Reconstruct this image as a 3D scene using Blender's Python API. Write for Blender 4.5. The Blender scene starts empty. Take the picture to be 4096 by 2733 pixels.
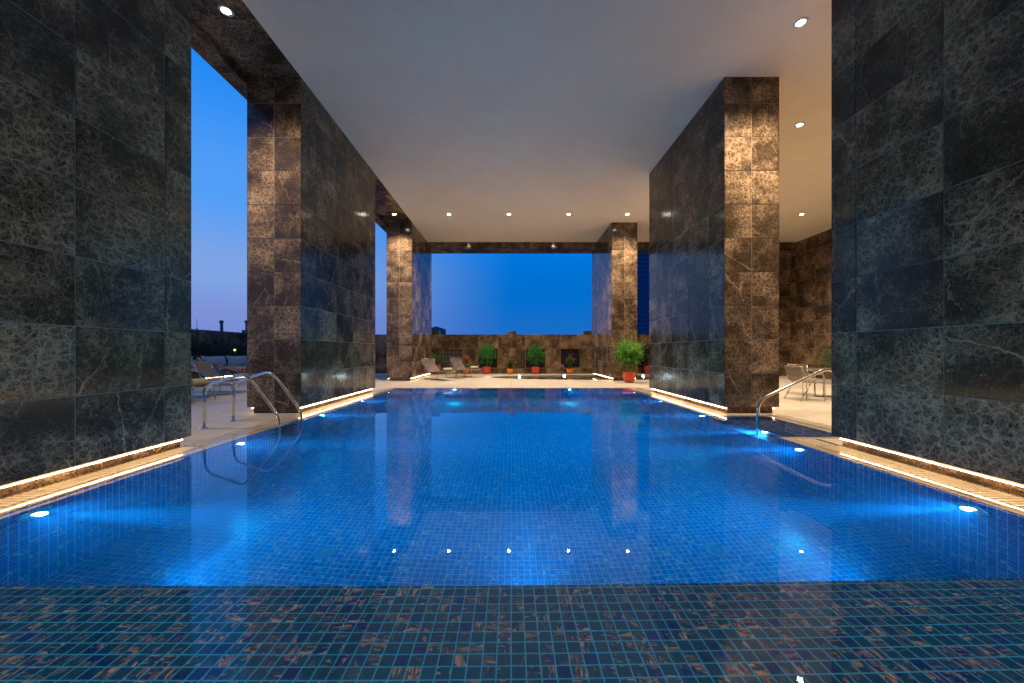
import bpy, bmesh, math, random
from mathutils import Vector, Matrix
random.seed(7)
R = math.radians
sc = bpy.context.scene
C = bpy.context.scene.collection

# ------------------------------------------------------------------ camera
cam = bpy.data.cameras.new('camera'); cam_o = bpy.data.objects.new('camera', cam); C.objects.link(cam_o)
cam.sensor_width = 36.0; cam.lens = 36.0*1480/4096
cam.shift_x = 0.0007; cam.shift_y = 0.0101
cam.clip_start = 0.05; cam.clip_end = 3000
cam_o.location = (0, 0, 1.2); cam_o.rotation_euler = (R(90), 0, 0)
sc.camera = cam_o

# ------------------------------------------------------------------ colour management / cycles
sc.view_settings.view_transform = 'Standard'; sc.view_settings.look = 'None'
sc.view_settings.exposure = 0.0; sc.view_settings.gamma = 1.0
cy = sc.cycles
cy.max_bounces = 10; cy.diffuse_bounces = 4; cy.glossy_bounces = 5; cy.transmission_bounces = 6
cy.volume_bounces = 0; cy.transparent_max_bounces = 12
cy.sample_clamp_indirect = 20.0; cy.sample_clamp_direct = 0.0
cy.use_denoising = True
cy.caustics_reflective = False; cy.caustics_refractive = True
cy.blur_glossy = 0.5

# ------------------------------------------------------------------ dusk sky (world)
w = bpy.data.worlds.new('World'); sc.world = w; w.use_nodes = True
nt = w.node_tree; nt.nodes.clear()
def wn(t, **k):
    n = nt.nodes.new(t)
    for a, b in k.items(): setattr(n, a, b)
    return n
def ramp(tree, stops, interp='EASE'):
    r = tree.nodes.new('ShaderNodeValToRGB'); cr = r.color_ramp; cr.interpolation = interp
    while len(cr.elements) > 1: cr.elements.remove(cr.elements[-1])
    cr.elements[0].position = stops[0][0]; cr.elements[0].color = tuple(stops[0][1]) + (1,)
    for p, c in stops[1:]:
        e = cr.elements.new(p); e.color = tuple(c) + (1,)
    return r
tc = wn('ShaderNodeTexCoord'); sep = wn('ShaderNodeSeparateXYZ'); nt.links.new(tc.outputs['Generated'], sep.inputs[0])
west = ramp(nt, [(0.0, (.17, .22, .62)), (.07, (.20, .28, .68)), (.17, (.21, .37, .78)), (.33, (.085, .34, .92)), (.55, (.012, .25, .90)), (1.0, (.10, .30, .80))])
north = ramp(nt, [(0.0, (.020, .16, .56)), (.06, (.008, .155, .58)), (.15, (.0, .16, .62)), (.28, (.0, .19, .74)), (.5, (.0, .15, .62)), (1.0, (.06, .20, .60))])
nt.links.new(sep.outputs[2], west.inputs[0]); nt.links.new(sep.outputs[2], north.inputs[0])
mr = wn('ShaderNodeMapRange'); mr.inputs['From Min'].default_value = .02; mr.inputs['From Max'].default_value = -.50; mr.interpolation_type = 'SMOOTHSTEP'
nt.links.new(sep.outputs[0], mr.inputs['Value'])
mx = wn('ShaderNodeMix', data_type='RGBA'); nt.links.new(mr.outputs[0], mx.inputs[0])
nt.links.new(north.outputs[0], mx.inputs[6]); nt.links.new(west.outputs[0], mx.inputs[7])
bg = wn('ShaderNodeBackground'); bg.inputs[1].default_value = 1.0
wo = wn('ShaderNodeOutputWorld'); nt.links.new(mx.outputs[2], bg.inputs[0]); nt.links.new(bg.outputs[0], wo.inputs[0])

# ------------------------------------------------------------------ material helpers
class NT:
    def __init__(s, name):
        s.m = bpy.data.materials.new(name); s.m.use_nodes = True
        s.t = s.m.node_tree; s.t.nodes.clear()
        s.out = s.t.nodes.new('ShaderNodeOutputMaterial')
    def n(s, typ, _ins=None, **k):
        nd = s.t.nodes.new(typ)
        for a, b in k.items(): setattr(nd, a, b)
        for i, v in (_ins or {}).items(): s.put(nd.inputs[i], v)
        return nd
    def put(s, sock, v):
        if isinstance(v, bpy.types.NodeSocket): s.t.links.new(v, sock)
        elif isinstance(v, (tuple, list)) and len(v) == 3 and sock.type == 'RGBA': sock.default_value = tuple(v) + (1,)
        else: sock.default_value = v
    def math(s, op, a, b=0.0, c=0.0, clamp=False):
        nd = s.n('ShaderNodeMath', {0: a, 1: b, 2: c}, operation=op, use_clamp=clamp); return nd.outputs[0]
    def vm(s, op, a, b=(0, 0, 0)):
        nd = s.n('ShaderNodeVectorMath', {0: a, 1: b}, operation=op); return nd.outputs[0]
    def vscale(s, a, f):
        nd = s.n('ShaderNodeVectorMath', {0: a, 'Scale': f}, operation='SCALE'); return nd.outputs[0]
    def mixc(s, f, a, b, blend='MIX'):
        nd = s.n('ShaderNodeMix', data_type='RGBA', blend_type=blend); s.put(nd.inputs[0], f); s.put(nd.inputs[6], a); s.put(nd.inputs[7], b); return nd.outputs[2]
    def noise(s, vec, scale, detail=4, rough=.55, dist=0.0):
        nd = s.n('ShaderNodeTexNoise', {'Vector': vec, 'Scale': scale, 'Detail': detail, 'Roughness': rough, 'Distortion': dist}); return nd
    def step(s, v, lo, hi, a=0.0, b=1.0):
        nd = s.n('ShaderNodeMapRange', {'Value': v, 'From Min': lo, 'From Max': hi, 'To Min': a, 'To Max': b}, interpolation_type='SMOOTHSTEP'); return nd.outputs[0]
    def lin(s, v, lo, hi, a=0.0, b=1.0):
        nd = s.n('ShaderNodeMapRange', {'Value': v, 'From Min': lo, 'From Max': hi, 'To Min': a, 'To Max': b}); return nd.outputs[0]
    def xyz(s, v):
        nd = s.n('ShaderNodeSeparateXYZ', {0: v}); return nd.outputs
    def comb(s, x, y, z=0.0):
        nd = s.n('ShaderNodeCombineXYZ', {0: x, 1: y, 2: z}); return nd.outputs[0]
    def pbsdf(s, **k):
        nd = s.t.nodes.new('ShaderNodeBsdfPrincipled')
        for a, b in k.items(): s.put(nd.inputs[a.replace('_', ' ')], b)
        s.t.links.new(nd.outputs[0], s.out.inputs[0]); return nd
    def bump(s, h, strength=.2, dist=.01):
        nd = s.n('ShaderNodeBump', {'Height': h, 'Strength': strength, 'Distance': dist}); return nd.outputs[0]
    def pos(s):
        return s.n('ShaderNodeNewGeometry').outputs['Position']
    def objc(s):
        return s.n('ShaderNodeTexCoord').outputs['Object']

def simple(name, col, rough=.5, metal=0.0, var=.15, scale=8.0, bump=0.0, **k):
    t = NT(name)
    nz = t.noise(t.objc(), scale, 5).outputs[0]
    c = t.mixc(nz, tuple(x*(1-var) for x in col), tuple(min(1, x*(1+var)) for x in col))
    kk = dict(Base_Color=c, Roughness=t.lin(nz, .3, .7, rough*.85, min(1, rough*1.15)), Metallic=metal)
    if bump: kk['Normal'] = t.bump(nz, bump, .01)
    kk.update(k)
    t.pbsdf(**kk); return t.m

def marble_mat(name, lift=1.0):
    t = NT(name)
    a = t.n('ShaderNodeAttribute', attribute_name='slab')
    off = t.vscale(a.outputs['Vector'], 23.0)
    rnd = t.xyz(a.outputs['Vector'])
    p = t.vm('ADD', t.pos(), off)
    w1 = t.noise(p, 2.2, 4).outputs['Color']
    w2 = t.noise(p, 9.0, 9, .74).outputs['Color']
    q = t.vm('ADD', p, t.vscale(t.vm('SUBTRACT', w1, (.5, .5, .5)), .16))
    q = t.vm('ADD', q, t.vscale(t.vm('SUBTRACT', w2, (.5, .5, .5)), .135))
    def vor(vec, sc_):
        return t.n('ShaderNodeTexVoronoi', {'Vector': vec, 'Scale': sc_, 'Randomness': 1.0}, feature='DISTANCE_TO_EDGE').outputs['Distance']
    dens = t.noise(p, 1.5, 3, .6).outputs[0]
    dens2 = t.step(t.math('ADD', dens, t.math('MULTIPLY', t.math('SUBTRACT', rnd[0], .55), .15)), .30, .72)
    # width of the veins grows where the stone is heavily broken
    def vein(vec, sc_, wd, fine=0.0):
        v = vor(vec, sc_)
        wid = t.lin(t.noise(vec, sc_*.9, 3).outputs[0], .35, .7, wd*.15, wd)
        return t.math('SUBTRACT', 1.0, t.step(v, 0.0, wid), clamp=True)
    hi = t.noise(q, 30.0, 7, .72).outputs[0]
    hj = t.noise(t.vm('ADD', q, (3.1, 8.2, 1.7)), 7.0, 9, .70).outputs[0]
    def matrix(sc_, w0, w1_, amp):          # pale matrix between dark broken clasts
        d = t.math('ADD', vor(q, sc_), t.math('MULTIPLY', t.math('SUBTRACT', hi, .5), amp))
        return t.math('SUBTRACT', 1.0, t.step(d, 0.0, t.lin(dens2, 0, 1, w0, w1_)), clamp=True)
    m1 = t.math('MULTIPLY', matrix(12.0, .02, .20, .22), t.lin(dens2, 0, 1, .08, .50))
    m2 = t.math('MULTIPLY', matrix(34.0, .04, .28, .30), t.lin(dens2, 0, 1, .10, .46))
    crack = t.math('SUBTRACT', 1.0, t.step(vor(t.vm('MULTIPLY', q, (1.0, 1.0, .55)), 1.5), 0.0, t.lin(hj, .4, .65, .004, .018)), clamp=True)
    crack = t.math('MULTIPLY', crack, t.step(t.noise(p, 1.1, 2).outputs[0], .42, .6))
    mot = t.step(hj, .50, .70)
    mot2 = t.step(hi, .52, .72)
    cloud = t.step(t.noise(q, 2.6, 8, .62).outputs[0], .52, .74)
    fl = t.n('ShaderNodeTexVoronoi', {'Vector': t.vm('MULTIPLY', q, (1, 1, 1.5)), 'Scale': 30.0}, feature='F1').outputs['Distance']
    fleck = t.math('MULTIPLY', t.step(fl, .22, .10), t.step(t.noise(q, 6.0, 2).outputs[0], .50, .60))
    def hair(sc_, off, w_):                 # hairline veins
        n_h = t.noise(t.vm('ADD', q, off), sc_, 5, .6).outputs[0]
        return t.math('SUBTRACT', 1.0, t.step(t.math('ABSOLUTE', t.math('SUBTRACT', n_h, .5)), w_*.3, w_), clamp=True)
    hm = t.step(t.noise(p, 2.3, 4, .6).outputs[0], .42, .62)
    hl = t.math('ADD', t.math('MULTIPLY', hair(5.0, (1.3, 4.1, 2.2), .010), .8), t.math('MULTIPLY', hair(13.0, (6.3, .1, 9.2), .016), .6), clamp=True)
    v = t.math('ADD', t.math('ADD', m1, m2), t.math('MULTIPLY', hl, t.math('MULTIPLY', hm, .75)))
    v = t.math('ADD', v, t.math('MULTIPLY', crack, .8))
    v = t.math('ADD', v, t.math('MULTIPLY', fleck, .55))
    v = t.math('ADD', v, t.math('MULTIPLY', mot, t.lin(dens2, 0, 1, .05, .16)))
    v = t.math('ADD', v, t.math('MULTIPLY', mot2, t.lin(dens2, 0, 1, .06, .14)))
    v = t.math('ADD', v, t.math('MULTIPLY', t.math('MULTIPLY', cloud, dens2), .22), clamp=True)
    base = t.mixc(t.noise(q, 6.0, 8, .7).outputs[0], tuple(lift*c for c in (.011, .0070, .0050)), tuple(lift*c for c in (.046, .029, .0185)))
    base = t.mixc(t.math('MULTIPLY', rnd[1], .3), base, tuple(lift*c for c in (.046, .030, .020)))
    vc = t.mixc(t.noise(q, 14.0, 4).outputs[0], tuple(lift*c for c in (.21, .132, .076)), tuple(lift*c for c in (.52, .35, .21)))
    col = t.mixc(v, base, vc)
    nb = t.noise(t.pos(), 1.1, 3).outputs[0]
    t.pbsdf(Base_Color=col, Roughness=t.lin(nb, .3, .7, .09, .17), IOR=1.45, Specular_IOR_Level=.30,
            Normal=t.bump(t.noise(t.pos(), 2.6, 2).outputs[0], .04, .02))
    return t.m

def mosaic_mat(name, tile=.0578, grout=.055, base_gain=1.0):
    t = NT(name)
    uv = t.n('ShaderNodeUVMap').outputs[0]
    p = t.vscale(uv, 1.0/tile)
    wob = t.vscale(t.vm('SUBTRACT', t.noise(p, .9, 2).outputs['Color'], (.5, .5, .5)), .05)
    p2 = t.vm('ADD', p, wob)
    cell = t.vm('FLOOR', p2); fr = t.vm('FRACTION', p2)
    wn_ = t.n('ShaderNodeTexWhiteNoise', {'Vector': cell}, noise_dimensions='3D')
    r = t.xyz(wn_.outputs['Color'])
    f = t.xyz(fr)
    ex = t.math('MINIMUM', f[0], t.math('SUBTRACT', 1.0, f[0])); ey = t.math('MINIMUM', f[1], t.math('SUBTRACT', 1.0, f[1]))
    e = t.math('MINIMUM', ex, ey)
    g = t.math('SUBTRACT', 1.0, t.step(e, grout*.55, grout*1.15), clamp=True)
    # marbled glass: streaks run one way or the other from tile to tile
    swap = t.math('GREATER_THAN', r[0], .5)
    sx = t.math('ADD', t.math('MULTIPLY', f[0], t.math('SUBTRACT', 1.0, swap)), t.math('MULTIPLY', f[1], swap))
    sy = t.math('ADD', t.math('MULTIPLY', f[1], t.math('SUBTRACT', 1.0, swap)), t.math('MULTIPLY', f[0], swap))
    sv = t.comb(t.math('MULTIPLY', sx, .55), t.math('MULTIPLY', sy, 2.4), t.math('MULTIPLY', r[1], 91.0))
    n1 = t.noise(sv, 1.1, 5, .62, 1.1).outputs[0]
    n2 = t.noise(t.vm('ADD', sv, (7.3, 1.1, 4.4)), 2.6, 6, .7, .8).outputs[0]
    b = tuple(base_gain*x for x in (.001, .034, .120)); b2 = tuple(base_gain*x for x in (.003, .072, .180)); b3 = tuple(base_gain*x for x in (.001, .026, .17))
    col = t.mixc(n2, b, b2)
    col = t.mixc(t.math('GREATER_THAN', r[2], .82), col, b3)
    bz = t.math('MULTIPLY', t.step(n1, .46, .66), t.step(t.math('FRACT', t.math('MULTIPLY', r[1], 7.7)), .35, .95))
    col = t.mixc(t.math('MULTIPLY', bz, .85), col, (.85, .42, .28))
    gl = t.n('ShaderNodeTexVoronoi', {'Vector': p, 'Scale': 15.0}, feature='F1').outputs['Distance']
    spark = t.math('MULTIPLY', t.step(gl, .16, .05), t.step(n1, .5, .6))
    col = t.mixc(t.math('MULTIPLY', spark, .6), col, (.45, .6, .55))
    col = t.mixc(g, col, (.008, .31, .66))
    nb = t.noise(p, .5, 2).outputs[0]
    t.pbsdf(Base_Color=col, Roughness=t.mixc(g, (.22, .22, .22), (.6, .6, .6)), Normal=t.bump(t.math('SUBTRACT', 1.0, g), .25, .002))
    return t.m

def deck_mat(name, tx=.9, ty=.6, wet=.35):
    t = NT(name)
    p = t.pos(); x = t.xyz(p)
    u = t.math('DIVIDE', x[0], tx); v = t.math('DIVIDE', x[1], ty)
    fu = t.math('FRACT', u); fv = t.math('FRACT', v)
    eu = t.math('MULTIPLY', t.math('MINIMUM', fu, t.math('SUBTRACT', 1.0, fu)), tx)
    ev = t.math('MULTIPLY', t.math('MINIMUM', fv, t.math('SUBTRACT', 1.0, fv)), ty)
    j = t.math('SUBTRACT', 1.0, t.step(t.math('MINIMUM', eu, ev), .003, .007), clamp=True)
    cid = t.comb(t.math('FLOOR', u), t.math('FLOOR', v))
    rn = t.n('ShaderNodeTexWhiteNoise', {'Vector': cid}).outputs['Value']
    nz = t.noise(t.vm('MULTIPLY', p, (1, 3.5, 1)), 3.0, 8, .65).outputs[0]
    c = t.mixc(t.step(nz, .3, .7), (.35, .29, .22), (.47, .405, .32))
    c = t.mixc(t.math('MULTIPLY', rn, .35), c, (.32, .26, .195))
    st = t.step(t.noise(p, .8, 5, .6).outputs[0], .42, .68)
    c = t.mixc(t.math('MULTIPLY', st, .35), c, (.28, .23, .17))
    c = t.mixc(t.math('MULTIPLY', j, .75), c, (.14, .10, .065))
    t.pbsdf(Base_Color=c, Specular_IOR_Level=.3, Roughness=t.lin(st, 0, 1, .62, .40), Normal=t.bump(t.math('SUBTRACT', nz, t.math('MULTIPLY', j, .8)), .12, .004))
    return t.m

def ceil_mat():
    t = NT('painted_ceiling')
    p = t.pos(); x = t.xyz(p)
    fu = t.math('FRACT', t.math('DIVIDE', t.math('ADD', x[0], .9), 2.4)); fv = t.math('FRACT', t.math('DIVIDE', t.math('ADD', x[1], .35), 2.7))
    eu = t.math('MULTIPLY', t.math('MINIMUM', fu, t.math('SUBTRACT', 1.0, fu)), 2.4)
    ev = t.math('MULTIPLY', t.math('MINIMUM', fv, t.math('SUBTRACT', 1.0, fv)), 2.7)
    j = t.math('SUBTRACT', 1.0, t.step(t.math('MINIMUM', eu, ev), .0, .008), clamp=True)
    nz = t.noise(p, 1.2, 6, .6).outputs[0]; ns = t.noise(p, 60.0, 3).outputs[0]
    c = t.mixc(t.step(nz, .35, .65), (.90, .77, .62), (.92, .81, .67))
    c = t.mixc(t.math('MULTIPLY', j, .2), c, (.3, .28, .26))
    t.pbsdf(Base_Color=c, Roughness=.72, Normal=t.bump(ns, .18, .004))
    return t.m

def emit_mat(name, col, strength, sample=True, beads=0.0, axis=1):
    t = NT(name)
    e = t.n('ShaderNodeEmission', {0: col, 1: strength})
    if beads:
        x = t.xyz(t.pos())[axis]
        f = t.math('FRACT', t.math('DIVIDE', x, beads))
        k = t.step(t.math('ABSOLUTE', t.math('SUBTRACT', f, .5)), .42, .12, .45, 1.0)
        t.put(e.inputs[1], t.math('MULTIPLY', k, strength))
    t.t.links.new(e.outputs[0], t.out.inputs[0])
    t.m.cycles.emission_sampling = 'AUTO' if sample else 'NONE'
    return t.m

def water_mat(name, scatter=(.006, .045, .10), absorb=(.55, .075, .02), rip=.05):
    t = NT(name)
    n = t.n('ShaderNodeTexNoise', {'Vector': t.pos(), 'Scale': 1.3, 'Detail': 2})
    b = t.n('ShaderNodeBump', {'Height': n.outputs[0], 'Strength': 1.0, 'Distance': rip*.02})
    g = t.n('ShaderNodeBsdfGlass', {'Color': (1, 1, 1), 'Roughness': 0.0, 'IOR': 1.333, 'Normal': b.outputs[0]})
    t.t.links.new(g.outputs[0], t.out.inputs[0])
    if scatter:
        tot = [a + s for a, s in zip(absorb, scatter)]
        vs = t.n('ShaderNodeVolumeScatter', {'Color': (scatter[0]/max(scatter), scatter[1]/max(scatter), 1.0), 'Density': max(scatter), 'Anisotropy': .05})
        va = t.n('ShaderNodeVolumeAbsorption', {'Color': tuple(1 - a/max(absorb) for a in absorb), 'Density': max(absorb)})
        ad = t.n('ShaderNodeAddShader'); t.t.links.new(vs.outputs[0], ad.inputs[0]); t.t.links.new(va.outputs[0], ad.inputs[1])
        t.t.links.new(ad.outputs[0], t.out.inputs['Volume'])
    return t.m

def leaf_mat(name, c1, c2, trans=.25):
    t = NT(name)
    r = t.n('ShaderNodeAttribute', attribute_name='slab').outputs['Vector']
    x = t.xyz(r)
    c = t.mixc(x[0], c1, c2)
    bs = t.pbsdf(Base_Color=c, Roughness=.38)
    tr = t.n('ShaderNodeBsdfTranslucent', {0: c})
    mx_ = t.n('ShaderNodeMixShader', {0: trans}); t.t.links.new(bs.outputs[0], mx_.inputs[1]); t.t.links.new(tr.outputs[0], mx_.inputs[2])
    t.t.links.new(mx_.outputs[0], t.out.inputs[0])
    return t.m

M = {}
M['marble'] = marble_mat('emperador_marble', 1.12)
M['joint'] = simple('marble_joint', (.22, .20, .18), .5)
M['mosaic'] = mosaic_mat('glass_mosaic')
M['deck'] = deck_mat('travertine_paving')
M['rim'] = simple('wet_stone_rim', (.36, .27, .18), .45, var=.15, scale=8, Coat_Weight=1.0, Coat_Roughness=.025, Coat_IOR=1.5)
M['grate'] = simple('travertine_grating', (.50, .42, .31), .3, var=.12, scale=20)
M['gap'] = simple('grating_gap_shade', (.05, .038, .028), .6)
M['ceiling'] = ceil_mat()
M['steel'] = simple('polished_steel', (.72, .70, .66), .12, 1.0, var=.05, scale=30)
M['brushed'] = simple('brushed_steel', (.45, .40, .34), .28, 1.0, var=.08, scale=30)
M['darkstep'] = simple('dark_step_plastic', (.02, .022, .025), .5)
M['ledwarm'] = emit_mat('warm_led', (1.0, .66, .34), 60.0)
M['lampwhite'] = emit_mat('downlight_glow', (1.0, .90, .72), 60.0, sample=False)
M['poollamp'] = emit_mat('pool_lamp_glow', (.75, .93, 1.0), 45.0, sample=False)
M['yellowlamp'] = emit_mat('garden_lamp_glow', (1.0, .62, .10), 6.0, sample=False)
M['water'] = water_mat('pool_water')
M['water2'] = water_mat('shallow_water', scatter=None)
M['sling'] = simple('brown_sling_mesh', (.12, .085, .065), .6, var=.2, scale=60, Alpha=.82)
M['slingseat'] = simple('grey_brown_sling', (.16, .13, .115), .6, var=.2, scale=60)
M['towel'] = simple('olive_towel', (.30, .29, .17), .95, var=.2, scale=50, bump=.6)
M['redpot'] = simple('red_glazed_clay', (.50, .055, .035), .22, var=.18, scale=9)
M['orangered'] = simple('orange_red_glazed_clay', (.62, .085, .030), .25, var=.18, scale=9)
M['orangepot'] = simple('orange_glazed_clay', (.70, .20, .015), .2, var=.15, scale=9)
M['soil'] = simple('soil', (.04, .028, .018), .9, var=.4, scale=30, bump=.5)
M['bark'] = simple('pale_bark', (.26, .19, .12), .8, var=.3, scale=25, bump=.4)
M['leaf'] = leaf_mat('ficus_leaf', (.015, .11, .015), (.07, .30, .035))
M['leaflit'] = leaf_mat('lit_ficus_leaf', (.035, .17, .015), (.17, .42, .03), .35)  # lamplight on this plant is put into a brighter leaf colour
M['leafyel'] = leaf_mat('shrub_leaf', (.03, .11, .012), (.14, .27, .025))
M['leafdark'] = leaf_mat('hedge_leaf', (.006, .022, .006), (.02, .06, .012), .15)
M['palmleaf'] = leaf_mat('palm_leaf', (.03, .10, .012), (.09, .19, .02))
M['petal'] = simple('red_petals', (.75, .03, .015), .5, var=.2)
M['gold'] = simple('bronze_gold_frame', (.33, .18, .045), .32, .8, var=.15, scale=20)
M['glasspane'] = simple('dark_glass', (.012, .012, .018), .05, var=.1)
M['cushion'] = simple('cream_cushion_fabric', (.50, .44, .37), .9, var=.08, scale=14, bump=.25)
M['skin'] = simple('skin', (.42, .17, .10), .5, var=.06)
M['hair'] = simple('dark_hair', (.012, .009, .008), .6)
M['tabletop'] = simple('grey_glass_tabletop', (.16, .16, .17), .12, var=.1)
M['glass'] = None
t = NT('clear_glass'); gg = t.n('ShaderNodeBsdfGlass', {'Color': (1, 1, 1), 'Roughness': 0.0, 'IOR': 1.45}); t.t.links.new(gg.outputs[0], t.out.inputs[0]); M['glass'] = t.m
M['concrete'] = simple('city_ground', (.10, .09, .085), .9, var=.3, scale=.05)
M['towerpaint'] = simple('tower_concrete', (.10, .10, .12), .6)
M['towerred'] = simple('tower_red_brown', (.16, .07, .07), .6)
M['bluehouse'] = simple('distant_plaster', (.11, .115, .14), .8)
M['drain'] = simple('drain_plastic', (.015, .10, .17), .4)
M['lampring'] = simple('lamp_ring_steel', (.30, .45, .55), .25, .6)
M['white'] = simple('white_trim', (.75, .73, .70), .4)
# printed cloth
t = NT('patterned_cloth'); n_ = t.n('ShaderNodeTexVoronoi', {'Vector': t.objc(), 'Scale': 22.0}).outputs['Distance']
t.pbsdf(Base_Color=t.mixc(t.step(n_, .32, .38), (.75, .75, .74), (.02, .03, .05)), Roughness=.85); M['print'] = t.m
# lattice screen: pierced star pattern
def lattice_mat():
    t = NT('pierced_lattice')
    x = t.xyz(t.pos())
    k = 1/.21
    fx = t.math('SUBTRACT', t.math('FRACT', t.math('MULTIPLY', x[0], k)), .5)
    fz = t.math('SUBTRACT', t.math('FRACT', t.math('MULTIPLY', x[2], k)), .5)
    rr = t.math('SQRT', t.math('ADD', t.math('MULTIPLY', fx, fx), t.math('MULTIPLY', fz, fz)))
    an = t.math('ARCTAN2', fz, fx)
    st = t.math('COSINE', t.math('MULTIPLY', an, 8.0))
    d = t.math('SUBTRACT', rr, t.math('ADD', .34, t.math('MULTIPLY', st, .07)))
    l1 = t.math('SUBTRACT', 1.0, t.step(t.math('ABSOLUTE', d), .015, .05), clamp=True)
    d2 = t.math('SUBTRACT', rr, t.math('ADD', .13, t.math('MULTIPLY', st, -.03)))
    l2 = t.math('SUBTRACT', 1.0, t.step(t.math('ABSOLUTE', d2), .012, .045), clamp=True)
    gx = t.math('MINIMUM', t.math('ABSOLUTE', t.math('SUBTRACT', fx, fz)), t.math('ABSOLUTE', t.math('ADD', fx, fz)))
    l3 = t.math('SUBTRACT', 1.0, t.step(gx, .01, .04), clamp=True)
    l = t.math('MAXIMUM', t.math('MAXIMUM', l1, l2), t.math('MULTIPLY', l3, .6))
    t.pbsdf(Base_Color=t.mixc(l, (.018, .016, .020), (.16, .115, .12)), Roughness=.25, Normal=t.bump(l, .4, .01))
    return t.m
M['lattice'] = lattice_mat()
def facade_mat():
    t = NT('striped_glass_facade')
    x = t.xyz(t.pos())
    f = t.math('FRACT', t.math('DIVIDE', x[2], 1.9)); s = t.step(t.math('ABSOLUTE', t.math('SUBTRACT', f, .5)), .36, .44)
    t.pbsdf(Base_Color=t.mixc(s, (.006, .05, .16), (.02, .03, .07)), Roughness=.15, Metallic=.35)
    return t.m
M['facade'] = facade_mat()

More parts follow.
